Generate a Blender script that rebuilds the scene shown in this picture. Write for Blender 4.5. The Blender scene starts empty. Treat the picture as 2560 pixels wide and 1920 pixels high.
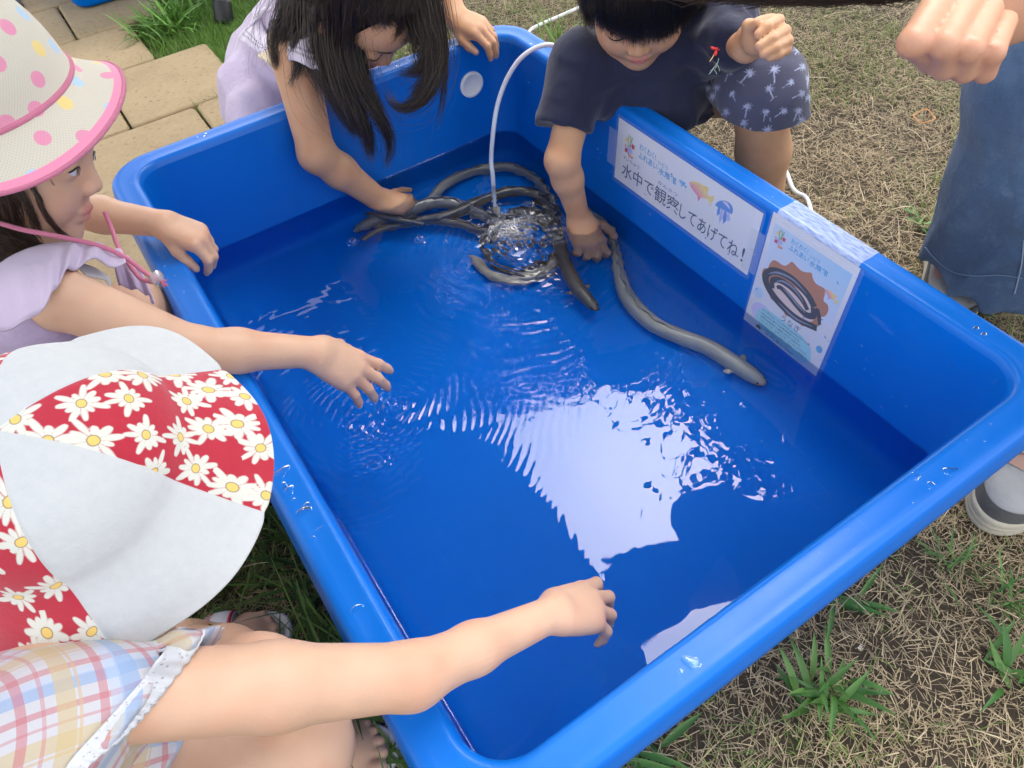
import bpy, bmesh, math, random
import numpy as np
from mathutils import Vector, Matrix, Quaternion

# ------------------------------------------------------------------ camera, world, sun, exposure
scene = bpy.context.scene
COL = scene.collection
CAM_M = np.array([[0.8324821622399743, -0.5499374341025246, -0.06739635097680433],
                  [-0.4616031412953815, -0.621148416869487, -0.6333223382818314],
                  [0.30642452496249906, 0.5583399168904744, -0.7709478242450944]])   # rows: right, down, forward
CAM_C = np.array([0.01931122, -0.10879613, 0.95522589])
FPX = 1855.0                      # focal length for a 2560 px wide frame
cam = bpy.data.cameras.new("camera")
cam.sensor_fit = 'HORIZONTAL'; cam.sensor_width = 36.0; cam.lens = 36.0*FPX/2560.0
cam.clip_start = 0.02; cam.clip_end = 500.0
cam_o = bpy.data.objects.new("camera", cam); COL.objects.link(cam_o)
_r = Matrix((CAM_M[0], -CAM_M[1], -CAM_M[2])).transposed().to_4x4()
_r.translation = Vector(CAM_C); cam_o.matrix_world = _r
scene.camera = cam_o

SUN_EL, SUN_ROT = math.radians(59), math.radians(50)
world = bpy.data.worlds.new("World"); scene.world = world; world.use_nodes = True
wn = world.node_tree; wn.nodes.clear()
w_out = wn.nodes.new('ShaderNodeOutputWorld'); w_bg = wn.nodes.new('ShaderNodeBackground')
w_sky = wn.nodes.new('ShaderNodeTexSky'); w_sky.sky_type = 'NISHITA'; w_sky.sun_disc = False
w_sky.sun_elevation = SUN_EL; w_sky.sun_rotation = SUN_ROT; w_sky.dust_density = 3.0; w_sky.air_density = 1.0
w_hsv = wn.nodes.new('ShaderNodeHueSaturation'); w_hsv.inputs['Saturation'].default_value = 0.22; w_hsv.inputs['Value'].default_value = 1.0
wn.links.new(w_sky.outputs[0], w_hsv.inputs['Color']); wn.links.new(w_hsv.outputs[0], w_bg.inputs[0])
w_bg.inputs[1].default_value = 0.15
wn.links.new(w_bg.outputs[0], w_out.inputs[0])
sun_d = bpy.data.lights.new("sun", 'SUN'); sun_d.energy = 1.05; sun_d.angle = math.radians(50); sun_d.color = (1.0, 0.96, 0.9)
sun_o = bpy.data.objects.new("sun", sun_d); COL.objects.link(sun_o)
_sd = Vector((math.sin(SUN_ROT)*math.cos(SUN_EL), math.cos(SUN_ROT)*math.cos(SUN_EL), math.sin(SUN_EL)))
sun_o.rotation_euler = _sd.to_track_quat('Z', 'Y').to_euler(); sun_o.location = _sd*20
scene.view_settings.view_transform = 'Standard'; scene.view_settings.look = 'None'
scene.view_settings.exposure = 1.9; scene.view_settings.gamma = 1.0; scene.view_settings.use_curve_mapping = False
try:
    scene.cycles.max_bounces = 10; scene.cycles.transparent_max_bounces = 16; scene.cycles.transmission_bounces = 8
    scene.cycles.use_denoising = True; scene.cycles.sample_clamp_indirect = 6.0; scene.cycles.blur_glossy = 0.3
except Exception: pass

# ------------------------------------------------------------------ helpers
rng = np.random.default_rng(7); random.seed(7)
def ray(u, v):
    return CAM_M.T @ np.array([(u-1280)/FPX, (v-960)/FPX, 1.0])
def PX(u, v, d):                 # the point seen at photo position (u, v), d metres in front of the camera
    return CAM_C + ray(u, v)*d
def ON(u, v, ax, val):           # the point seen at (u, v) that lies on a plane x / y / z = val
    r = ray(u, v); return CAM_C + r*((val-CAM_C[ax])/r[ax])
ZW = 0.106                       # water level
def UW(u, v, z):                 # the same under the water, along the refracted ray
    P = ON(u, v, 2, ZW); r = ray(u, v); r /= np.linalg.norm(r)
    n = np.array([0, 0, 1.0]); eta = 1/1.33; c = -r[2]
    t = eta*r + (eta*c - math.sqrt(1-eta*eta*(1-c*c)))*n
    return P + t*((z-ZW)/t[2])
def norm(v):
    v = np.asarray(v, float); return v/np.linalg.norm(v)
def link(o, parent=None):
    COL.objects.link(o)
    if parent is not None: o.parent = parent
    return o
def tag(o, label=None, cat=None, group=None, kind=None):
    if label: o['label'] = label
    if cat: o['category'] = cat
    if group: o['group'] = group
    if kind: o['kind'] = kind
    return o
def thing(name, label, cat, loc=(0, 0, 0), rot=0, group=None):
    o = bpy.data.objects.new(name, None); COL.objects.link(o); o.location = loc; o.rotation_euler = (0, 0, rot)
    o.empty_display_size = 0.05
    return tag(o, label, cat, group)
def mesh_obj(name, V, F, mat=None, parent=None, smooth=True, uv=None, attrs=None, cols=None, mats=None, midx=None):
    V = np.asarray(V, np.float32); me = bpy.data.meshes.new(name)
    if isinstance(F, np.ndarray):
        n, k = F.shape
        me.vertices.add(len(V)); me.vertices.foreach_set('co', V.ravel())
        me.loops.add(n*k); me.loops.foreach_set('vertex_index', F.astype(np.int32).ravel())
        me.polygons.add(n); me.polygons.foreach_set('loop_start', np.arange(0, n*k, k, dtype=np.int32))
        me.update(calc_edges=True)
    else:
        me.from_pydata([tuple(map(float, v)) for v in V], [], [tuple(f) for f in F])
    me.polygons.foreach_set('use_smooth', np.full(len(me.polygons), smooth, bool))
    if uv is not None:
        li = np.zeros(len(me.loops), np.int32); me.loops.foreach_get('vertex_index', li)
        l = me.uv_layers.new(name='UVMap'); l.data.foreach_set('uv', np.asarray(uv, np.float32)[li].ravel())
    for k, a in (attrs or {}).items():
        at = me.attributes.new(k, 'FLOAT', 'POINT'); at.data.foreach_set('value', np.asarray(a, np.float32))
    if cols is not None:
        c = np.ones((len(V), 4), np.float32); c[:, :3] = cols
        at = me.color_attributes.new('col', 'FLOAT_COLOR', 'POINT'); at.data.foreach_set('color', c.ravel())
    for m in (mats or ([mat] if mat else [])): me.materials.append(m)
    if midx is not None: me.polygons.foreach_set('material_index', np.asarray(midx, np.int32))
    me.update(); me.validate()
    o = bpy.data.objects.new(name, me); link(o, parent)
    return o
def catmull(P, n=8):
    P = np.asarray(P, float); Q = np.vstack([2*P[0]-P[1], P, 2*P[-1]-P[-2]]); out = []
    for i in range(1, len(Q)-2):
        t = np.linspace(0, 1, n, endpoint=False)[:, None]; a, b, c, d = Q[i-1], Q[i], Q[i+1], Q[i+2]
        out.append(0.5*((2*b)+(-a+c)*t+(2*a-5*b+4*c-d)*t*t+(-a+3*b-3*c+d)*t**3))
    return np.vstack(out+[Q[-2][None]])
def sweep(P, rad, nseg=10, flat=None, caps=True, up=(0, 0, 1)):
    """tube along polyline P; rad scalar or array; flat = (side scale, up scale) arrays or scalars"""
    P = np.asarray(P, float); n = len(P); rad = np.broadcast_to(np.asarray(rad, float), (n,))
    T = np.gradient(P, axis=0); T /= np.linalg.norm(T, axis=1)[:, None]+1e-12
    u = np.asarray(up, float); V = []
    sa, sb = (1, 1) if flat is None else flat
    sa = np.broadcast_to(sa, (n,)); sb = np.broadcast_to(sb, (n,))
    nrm = u-T[0]*(u@T[0])
    if np.linalg.norm(nrm) < 1e-3: nrm = np.cross(T[0], [1, 0, 0])
    nrm = nrm/np.linalg.norm(nrm); a = np.linspace(0, 2*np.pi, nseg, endpoint=False)
    for i in range(n):
        nrm = nrm-T[i]*(nrm@T[i]); nrm /= np.linalg.norm(nrm); s = np.cross(T[i], nrm)
        V.append(P[i]+rad[i]*(np.cos(a)[:, None]*s*sa[i]+np.sin(a)[:, None]*nrm*sb[i]))
    V = np.vstack(V); F = []
    for i in range(n-1):
        for j in range(nseg):
            k = (j+1) % nseg; F.append((i*nseg+j, i*nseg+k, (i+1)*nseg+k, (i+1)*nseg+j))
    if caps:
        F.append(tuple(range(nseg))[::-1]); F.append(tuple((n-1)*nseg+j for j in range(nseg)))
    return V, F
def join(parts):
    V, F, o = [], [], 0
    for v, f in parts:
        V.append(np.asarray(v, float)); F += [tuple(int(i)+o for i in q) for q in f]; o += len(v)
    return np.vstack(V), F
def vnoise(P, seed=0):           # smooth value noise, any dimension 2 or 3
    P = np.asarray(P, np.float64); D = P.shape[1]; i = np.floor(P).astype(np.int64); f = P-i; f = f*f*(3-2*f); out = 0
    for k in range(1 << D):
        h = np.full(len(P), seed*1013+77, np.int64); w = 1.0
        for d in range(D):
            b = (k >> d) & 1; h = (h ^ ((i[:, d]+b)*(73856093, 19349663, 83492791)[d])) & 0x7fffffff
            w = w*(f[:, d] if b else 1-f[:, d])
        h = (h*1103515245+12345) & 0x7fffffff; h = ((h >> 11) ^ h)*1103515245 & 0x7fffffff
        out = out+w*((h >> 8 & 0xffff)/65535.0)
    return out
# ---- node material builder
class MT:
    def __init__(s, name):
        s.m = bpy.data.materials.new(name); s.m.use_nodes = True; s.t = s.m.node_tree; s.t.nodes.clear()
        s.out = s.n('OutputMaterial'); s.b = None
    def n(s, kind, **kw):
        x = s.t.nodes.new('ShaderNode'+kind)
        for k, v in kw.items():
            if hasattr(x, k): setattr(x, k, v)
        return x
    def L(s, a, b): s.t.links.new(a, b)
    def set(s, sock, v):
        if hasattr(v, 'is_output'): s.L(v, sock)
        else:
            if hasattr(sock.default_value, '__len__') and not hasattr(v, '__len__'): v = (v,)*3
            if hasattr(sock.default_value, '__len__') and len(sock.default_value) == 4 and len(v) == 3: v = (*v, 1)
            sock.default_value = v
    def pri(s, **kw):
        s.b = s.n('BsdfPrincipled'); s.L(s.b.outputs[0], s.out.inputs[0])
        for k, v in kw.items(): s.set(s.b.inputs[k.replace('_', ' ')], v)
        return s
    def math(s, op, a, b=0.0, c=0.0, clamp=False):
        x = s.n('Math', operation=op); x.use_clamp = clamp
        for i, v in enumerate((a, b, c)): s.set(x.inputs[i], v)
        return x.outputs[0]
    def coord(s, which='Object'): return s.n('TexCoord').outputs[which]
    def attr(s, name, out='Fac'): return s.n('Attribute', attribute_name=name).outputs[out]
    def mapping(s, vec, scale=(1, 1, 1), rot=(0, 0, 0), loc=(0, 0, 0)):
        x = s.n('Mapping'); s.L(vec, x.inputs[0]); x.inputs['Scale'].default_value = scale; x.inputs['Rotation'].default_value = rot; x.inputs['Location'].default_value = loc
        return x.outputs[0]
    def noise(s, scale, detail=3, rough=.55, vec=None, out=0):
        x = s.n('TexNoise'); s.L(vec if vec is not None else s.coord(), x.inputs['Vector']); x.inputs['Scale'].default_value = scale
        x.inputs['Detail'].default_value = detail; x.inputs['Roughness'].default_value = rough
        return x.outputs[out]
    def ramp(s, fac, stops, interp='LINEAR'):
        x = s.n('ValToRGB'); s.L(fac, x.inputs[0]); r = x.color_ramp; r.interpolation = interp
        while len(r.elements) < len(stops): r.elements.new(0.5)
        for e, (p, c) in zip(r.elements, stops):
            e.position = p; e.color = (*(c if hasattr(c, '__len__') else (c, c, c)), 1)
        return x.outputs[0]
    def mix(s, fac, a, b, mode='MIX'):
        x = s.n('Mix', data_type='RGBA', blend_type=mode)
        s.set(x.inputs[0], fac); s.set(x.inputs[6], a); s.set(x.inputs[7], b)
        return x.outputs[2]
    def bump(s, h, strength=.3, dist=.001):
        x = s.n('Bump'); x.inputs['Strength'].default_value = strength; x.inputs['Distance'].default_value = dist
        s.L(h, x.inputs['Height']); s.L(x.outputs[0], s.b.inputs['Normal']); return x
    def step(s, v, edge=0.0, soft=.0005):   # 1 where v < edge
        return s.math('SUBTRACT', 1.0, s.math('DIVIDE', s.math('SUBTRACT', v, edge-soft), 2*soft, clamp=True), clamp=True)
def flat_mat(name, color, rough=.5, **kw):
    return MT(name).pri(Base_Color=color, Roughness=rough, **kw).m
# ------------------------------------------------------------------ the setting: ground, pavers, tub, water
TW, TL, TH = 0.7764, 1.1315, 0.30

m = MT('soil'); c = m.noise(9, 5, .6); f = m.noise(140, 4, .7)
m.pri(Base_Color=m.mix(f, m.ramp(c, [(.3, (.055, .040, .026)), (.7, (.10, .074, .046))]), (.035, .025, .016)), Roughness=.95)
m.bump(f, .6, .006); M_SOIL = m.m
V, F = [], []
n = 60
gx = np.concatenate([[-60, -10], np.linspace(-3, 4, n), [10, 60]]); gy = np.concatenate([[-60, -10], np.linspace(-2, 5, n), [10, 60]])
G = np.stack(np.meshgrid(gx, gy, indexing='ij'), -1).reshape(-1, 2)
gz = (vnoise(G*3, 3)-.5)*.012-.006
I = np.arange(len(gx)*len(gy)).reshape(len(gx), len(gy))
Fq = np.stack([I[:-1, :-1], I[1:, :-1], I[1:, 1:], I[:-1, 1:]], -1).reshape(-1, 4)
tag(mesh_obj('ground', np.c_[G, gz], Fq, M_SOIL), kind='structure')

# paving stones: one path of sandy slabs with open joints
m = MT('sand_paver'); c1 = m.noise(6, 4, .6); c2 = m.noise(90, 3, .7)
pv = m.n('TexNoise'); m.L(m.mapping(m.coord(), (70, 150, 60), (0, 0, .35)), pv.inputs['Vector']); pv.inputs['Scale'].default_value = 1; pv.inputs['Detail'].default_value = 2
pit = m.ramp(pv.outputs[0], [(.29, 1), (.345, 0)])
base = m.ramp(c1, [(.25, (.33, .235, .125)), (.5, (.39, .285, .155)), (.8, (.45, .34, .20))])
base = m.mix(m.math('MULTIPLY', m.ramp(c2, [(.35, 0), (.75, 1)]), .35), base, (.50, .40, .26))
m.pri(Base_Color=m.mix(m.math('MULTIPLY', pit, .75), base, (.13, .085, .045)), Roughness=.9)
m.bump(m.math('SUBTRACT', c2, m.math('MULTIPLY', pit, 1.2)), .5, .002); M_PAVE = m.m
stones = []
def row(y0, y1, joints, x0, x1):
    xs = [x0]+[j for j in joints if x0 < j < x1]+[x1]
    for a, b in zip(xs[:-1], xs[1:]): stones.append((a+.003, b-.003, y0+.003, y1-.003))
row(2.975, 3.26, [-.55, .30], -1.7, 1.0); row(2.69, 2.975, [-1.1, -.21], -1.7, .62); row(2.40, 2.69, [-1.14, -.52, .09], -1.7, .36)
row(2.118, 2.40, [-1.05, -.43], -1.7, .243); row(1.80, 2.118, [-1.15, -.53, .089], -1.7, .385); row(1.50, 1.80, [-.98, -.36, .248], -1.7, .50)
row(1.21, 1.50, [-1.13, -.51, .10], -1.7, .40); row(.92, 1.21, [-.98, -.36], -1.7, .02); row(.64, .92, [-1.1, -.5], -1.7, -.20)
Vp = []; Fp = []
for k, (a, b, y0, y1) in enumerate(stones):
    bm = .006; dz = random.uniform(-.002, .002); o = len(Vp); cr = .014
    def ringpts(ins, z):
        pts = []
        for cx, cy, a0 in ((b, y1, 0), (a, y1, 90), (a, y0, 180), (b, y0, 270)):
            sx = -1 if cx == b else 1; sy = -1 if cy == y1 else 1; r = cr-ins*.5
            ox, oy = cx+sx*cr, cy+sy*cr
            for t in (0, 30, 60, 90):
                th = math.radians(a0+t); pts.append((ox+(r-ins*.5)*math.cos(th), oy+(r-ins*.5)*math.sin(th), z))
        return pts
    for ins, z in ((0, -.03), (0, .014+dz), (.003, .0175+dz), (.008, .019+dz)): Vp += ringpts(ins, z)
    for l in range(3):
        for j in range(16): Fp.append((o+l*16+j, o+l*16+(j+1) % 16, o+(l+1)*16+(j+1) % 16, o+(l+1)*16+j))
    Fp.append(tuple(o+48+j for j in range(16)))
tag(mesh_obj('paved_path', Vp, Fp, M_PAVE, smooth=False), kind='structure')

# ---- the tub
m = MT('blue_polyethylene'); n1 = m.noise(5, 3); n2 = m.noise(220, 3, .6); sc = m.n('TexNoise')
m.L(m.mapping(m.coord(), (500, 14, 30), (0, 0, .5)), sc.inputs['Vector']); sc.inputs['Scale'].default_value = 1; sc.inputs['Detail'].default_value = 3
scr = m.ramp(sc.outputs[0], [(.70, 0), (.76, 1)])
col = m.mix(n1, (.0, .136, .58), (.0, .164, .67))
col = m.mix(m.math('MULTIPLY', scr, .12), col, (.25, .42, .75)); smu = m.noise(3.5, 6, .7); col = m.mix(m.math('MULTIPLY', m.ramp(smu, [(.52, 0), (.72, 1)]), .10), col, (.06, .26, .66))
m.pri(Base_Color=col, Roughness=m.ramp(smu, [(.3, .26), (.7, .46)]), Specular_IOR_Level=.36)
sz = m.n('SeparateXYZ'); m.L(m.coord(), sz.inputs[0]); m.L(m.math('ADD', m.math('MULTIPLY', m.math('GREATER_THAN', sz.outputs[2], .106), .33), .03), m.b.inputs['Specular IOR Level'])   # plastic hardly shines under water
m.bump(m.math('ADD', m.math('MULTIPLY', n2, .25), n1), .12, .002); M_TUB = m.m
def rrect(x0, x1, y0, y1, r, z, k=10):
    pts = []
    for cx, cy, a0 in ((x1-r, y1-r, 0), (x0+r, y1-r, 90), (x0+r, y0+r, 180), (x1-r, y0+r, 270)):
        for t in np.linspace(0, 90, k): th = math.radians(a0+t); pts.append((cx+r*math.cos(th), cy+r*math.sin(th), z))
    return pts
def shell(prof, wx, ly, closed_end=True):
    V, F = [], []; nn = None
    for off, z, r in prof:
        p = rrect(off, wx-off, off, ly-off, max(r, .004), z); nn = len(p); V += p
    for l in range(len(prof)-1):
        for j in range(nn): k = (j+1) % nn; F.append((l*nn+j, l*nn+k, (l+1)*nn+k, (l+1)*nn+j))
    if closed_end: F.append(tuple((len(prof)-1)*nn+j for j in range(nn)))
    return V, F
RIM = [(-.004, .262, .072), (-.0098, .2622, .076), (-.0112, .264, .077), (-.0100, .272, .076), (-.0072, .288, .074), (-.0050, .2955, .072), (-.0012, .2990, .069), (.004, .3000, .066), (.010, .2994, .062),
       (.018, .2990, .058), (.0245, .2996, .054), (.0285, .3000, .051), (.0318, .2990, .049), (.0345, .2955, .047), (.0365, .2890, .046)]
INN = [(.0365, .2890, .046), (.0375, .27, .046), (.0405, .18, .045), (.0440, .09, .044), (.0465, .045, .043), (.050, .034, .043), (.057, .026, .043), (.068, .0215, .042), (.080, .020, .04)]
OUT = [(-.004, .262, .072), (.030, .255, .056), (.036, .22, .052), (.046, .02, .046), (.055, .006, .042), (.07, .004, .04)]
def make_tub(label, loc, rot, group):
    t = thing('plastic_tub', label, 'tub', loc, rot, group)
    V1, F1 = shell(RIM, TW, TL, False); mesh_obj('rim', V1, F1, M_TUB, t)
    V2, F2 = shell(INN, TW, TL); V3, F3 = shell(OUT, TW, TL); V3 = [tuple(v) for v in V3]; F3 = [f[::-1] for f in F3]
    V, F = join([(V2, F2), (V3, F3)]); b = mesh_obj('basin', V, F, M_TUB, t)
    return t
M_WHITE = flat_mat('white_plastic', (.93, .93, .92), .4)
tub = make_tub('large open blue tub holding water and eels, children reaching over its rim', (0, 0, 0), 0, None)
px, pz = ON(1180, 212, 1, TL-.041)[[0, 2]]
aa = np.linspace(0, 2*np.pi, 33)[:-1]; V, F = [], []
for r, dy in ((.0250, .002), (.0250, -.0016), (.0240, -.0024), (.019, -.0024), (.0183, -.0016), (.0, -.0016)):
    V += [(px+r*math.cos(t), TL-.0400+dy, pz+r*math.sin(t)) for t in aa]
for l in range(5):
    for j in range(32): k = (j+1) % 32; F.append((l*32+j, l*32+k, (l+1)*32+k, (l+1)*32+j))
mesh_obj('drain_plug', V, F, M_WHITE, tub)
tub2 = make_tub('second blue tub standing far back on the paving stones, mostly out of view', (.085, 2.53, .018), 0, None)
tub2.rotation_euler = (0, 0, math.radians(-2))

# ---- water with ripples
bub_c = ON(1285, 590, 2, ZW)[:2]
rings = [  # centre, wavelength, amplitude, inner reach, decay length
    (bub_c, .024, .0015, .03, .085), (bub_c+np.array([.05, -.03]), .015, .0009, .02, .08), (bub_c+np.array([-.03, -.04]), .019, .0008, .02, .09),
    (ON(905, 1050, 2, ZW)[:2], .013, .0013, .0, .085), (ON(995, 1020, 2, ZW)[:2], .011, .0016, .0, .055), (ON(950, 1160, 2, ZW)[:2], .010, .0016, .0, .022),
    (ON(1315, 975, 2, ZW)[:2], .012, .0004, .0, .02), (ON(1000, 520, 2, ZW)[:2], .015, .0006, 0, .07), (ON(1480, 600, 2, ZW)[:2], .015, .0007, 0, .06)]
wx0, wx1, wy0, wy1 = .0430, TW-.0430, .0430, TL-.0430
nx, ny = 300, 450
xs = np.linspace(wx0, wx1, nx); ys = np.linspace(wy0, wy1, ny)
G = np.stack(np.meshgrid(xs, ys, indexing='ij'), -1).reshape(-1, 2)
wob = np.c_[vnoise(G*17, 1), vnoise(G*17, 2)]*.034-.017
Z = np.zeros(len(G))
for k, (c, wl, am, r0, dec) in enumerate(rings):
    d = np.linalg.norm(G+wob*1.15-c, axis=1)
    Z += am*np.sin(2*np.pi*d/wl+k)*np.exp(-np.maximum(d-r0, 0)/dec)*(1-.55*vnoise(G*22, 30+k))
dB = np.linalg.norm(G-bub_c, axis=1); boil = np.exp(-(dB/.062)**2)
Z += boil*(.0042*(vnoise(G*75, 11)-.5)+.0036*(vnoise(G*140, 12)-.5)+.003)
far = np.clip((G[:, 1]-.30)/.5, 0, 1)
Z += far*(.0013*(vnoise(G*np.array([26, 18]), 5)-.5)+.0005*(vnoise(G*55, 6)-.5))+.0022*(vnoise(G*7, 8)-.5)+.0006*(vnoise(G*17, 9)-.5)
def wall_r(P):
    q = np.abs(P-np.array([TW/2, TL/2]))-np.array([TW/2-.043-.043, TL/2-.043-.043]); q = np.maximum(q, 0); return .043-np.linalg.norm(q, axis=1)
edge = np.clip(wall_r(G), 0, 1); Z += .0022*np.exp(-edge/.0025)      # meniscus
I = np.arange(nx*ny).reshape(nx, ny); Fq = np.stack([I[:-1, :-1], I[1:, :-1], I[1:, 1:], I[:-1, 1:]], -1).reshape(-1, 4)
keep = (wall_r(G) > -.004)[Fq].all(1)
m = MT('clear_water'); m.pri(Base_Color=(.93, .98, 1.0), Roughness=0.0, IOR=1.333, Transmission_Weight=1.0)
M_WATER = m.m
water = tag(mesh_obj('water', np.c_[G, Z+ZW], Fq[keep], M_WATER), kind='structure')
# ------------------------------------------------------------------ canopy over the tub, tripod leg
m = MT('tent_fabric'); d1 = m.n('BsdfDiffuse'); d1.inputs[0].default_value = (.05, .065, .10, 1); t1 = m.n('BsdfTranslucent'); t1.inputs[0].default_value = (.06, .07, .09, 1)
mx = m.n('MixShader'); mx.inputs[0].default_value = .45; m.L(d1.outputs[0], mx.inputs[1]); m.L(t1.outputs[0], mx.inputs[2]); m.L(mx.outputs[0], m.out.inputs[0]); M_TENT = m.m
M_ALU = flat_mat('grey_painted_tube', (.30, .32, .32), .4, Metallic=.3); M_RUB = flat_mat('black_rubber', (.012, .012, .013), .45)
tent = thing('canopy_tent', 'blue-grey canopy tent roof on poles sheltering the left side of the tub', 'tent', (-.7, 1.0, 0))
rc = [(.80, .02), (1.06, 3.1), (-.62, 3.15), (-.68, .07)]; ap = (.2, 1.6, 2.6)
V = [(x+.7, y-1.0, 2.2) for x, y in rc]+[(ap[0]+.7, ap[1]-1.0, ap[2])]+[(x+.7, y-1.0, 2.08) for x, y in rc]
F = [(0, 1, 4), (1, 2, 4), (2, 3, 4), (3, 0, 4)]+[(i, i+5, (i+1) % 4+5, (i+1) % 4) for i in range(4)]
mesh_obj('roof', V, F, M_TENT, tent, smooth=False)
for x, y in ((-.66, .12), (-.60, 3.1)):
    v, f = sweep([(x+.7, y-1, 0), (x+.7, y-1, 2.2)], .018, 8); mesh_obj('pole', v, f, M_ALU, tent)
tri = thing('tripod_stand', 'slanting grey tube leg with black rubber foot on the grass behind the long-haired girl', 'stand', (.75, 2.5, 0))
ft = ON(560, 48, 2, .02); apx = np.array([.82, 2.5, 1.05])
for k, f0 in enumerate((ft, np.array([1.02, 2.2, .02]), np.array([.95, 2.95, .02]))):
    o0 = np.array([.75, 2.5, 0]); dd = norm(apx-f0)
    v, f = sweep([f0+dd*.03-o0, apx-o0], .0205, 14); lg = mesh_obj('leg', v, f, M_ALU, tri)
    v, f = sweep([f0-o0-dd*.012, f0-o0, f0+dd*.045-o0, f0+dd*.05-o0], [.027, .028, .0255, .024], 14); mesh_obj('rubber_foot', v, f, M_RUB, lg)
v, f = sweep([apx-np.array([.75, 2.5, .03]), apx-np.array([.75, 2.5, -.06])], .04, 14); mesh_obj('head', v, f, M_RUB, tri)

# ------------------------------------------------------------------ added foliage, out of view, blocks part of the sky mirrored in the water
def added_tree(loc, crowns, label):
    t = thing('added_tree', label, 'added_tree', (*loc, 0)); g = np.random.default_rng(91); P, o = [], np.array([*loc, 0.0])
    parts = [sweep([(0, 0, -.05), (.03, .02, .9), (-.02, .05, 1.9), (0, 0, 3.4)], [.15, .11, .09, .04], 10)]
    for c, r in crowns: parts.append(sweep([(0, 0, 1.5), (np.array(c)-o)*.5+(0, 0, .9), np.array(c)-o], [.06, .04, .015], 7))
    v, f = join(parts); mesh_obj('trunk', v, f, flat_mat('bark', (.10, .075, .05), .9), t)
    C = np.concatenate([g.normal(0, 1, (int(2600*r*r/.3), 3))*(r*.5)+np.array(c)-o for c, r in crowns]); n = len(C)
    a = g.normal(0, 1, (n, 3)); a /= np.linalg.norm(a, axis=1)[:, None]; b = np.cross(a, g.normal(0, 1, (n, 3))); b /= np.linalg.norm(b, axis=1)[:, None]; s = g.uniform(.03, .06, n)[:, None]
    V = np.stack([C-a*s, C+b*s*.45, C+a*s, C-b*s*.45], 1).reshape(-1, 3); F = np.arange(n*4).reshape(n, 4)
    c0 = np.array((.035, .075, .020))+(np.array((.09, .16, .04))-np.array((.035, .075, .020)))*g.uniform(0, 1, n)[:, None]
    mm = MT('leaf'); mm.pri(Base_Color=mm.attr('col', 'Color'), Roughness=.5); mesh_obj('crown', V, F, mm.m, t, smooth=False, cols=np.repeat(c0, 4, 0))
added_tree((3.3, 2.6), [((2.68, .90, 3.1), .42), ((2.78, 1.45, 3.4), .48), ((2.85, 2.0, 3.2), .45), ((2.9, 2.5, 3.3), .5), ((2.45, 2.75, 3.2), .45), ((1.95, 2.98, 3.1), .42), ((1.45, 3.15, 3.2), .40), ((3.6, 1.6, 3.0), .6), ((3.6, 2.8, 3.4), .7), ((2.7, 3.7, 3.3), .6), ((3.5, .8, 2.7), .5), ((3.4, 2.2, 2.5), .6), ((2.7, 3.3, 2.5), .5), ((1.7, 3.8, 2.7), .5)], 'added leafy crowns out of view beyond the dry lawn, blocking sky mirrored in the tub water')

# ------------------------------------------------------------------ lawn
def ribbons(base, az, ln, wd, tilt0, tilt1, seg=3):
    """curved grass blades: start tilt (from vertical) tilt0 bending to tilt1; returns verts, quads"""
    n = len(base); h = np.c_[np.cos(az), np.sin(az)]; s = np.c_[-np.sin(az), np.cos(az), np.zeros(n)]
    P = base.copy(); Vs = []
    tw = rng.uniform(-.6, .6, n)
    for k in range(seg+1):
        w = wd*(1-(k/seg)**1.6*.92)*.5
        sd = s*w[:, None]; sd[:, 2] += tw*w
        Vs.append(np.stack([P-sd, P+sd], 1))
        if k < seg:
            th = tilt0+(tilt1-tilt0)*((k+.5)/seg)
            P = P+np.c_[h*np.sin(th)[:, None], np.cos(th)]*(ln/seg)[:, None]
    V = np.stack(Vs, 1).reshape(-1, 3); o = (np.arange(n)*(seg+1)*2)[:, None]
    F = np.concatenate([o+np.array([[2*k, 2*k+1, 2*k+3, 2*k+2]]) for k in range(seg)], 0)
    return V, F
def off_tub(P, g=.0): return (P[:, 0] < .04-g) | (P[:, 0] > TW-.04+g) | (P[:, 1] < .04-g) | (P[:, 1] > TL-.04+g)
def paved(P):
    r = np.zeros(len(P), bool)
    for a, b, y0, y1 in stones: r |= (P[:, 0] > a+.002) & (P[:, 0] < b-.002) & (P[:, 1] > y0+.002) & (P[:, 1] < y1-.002)
    return r
def seen(P, mrg=650):
    q = (np.c_[P, np.full(len(P), .02)]-CAM_C)@CAM_M.T; u = 1280+FPX*q[:, 0]/q[:, 2]; v = 960+FPX*q[:, 1]/q[:, 2]
    return (q[:, 2] > .1) & (u > -mrg-250) & (u < 2560+mrg+250) & (v > -mrg-60) & (v < 1920+mrg)
def gz_at(P): return (vnoise(P*3, 3)-.5)*.012-.006
LV, LF, LC, lo = [], [], [], 0
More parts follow.
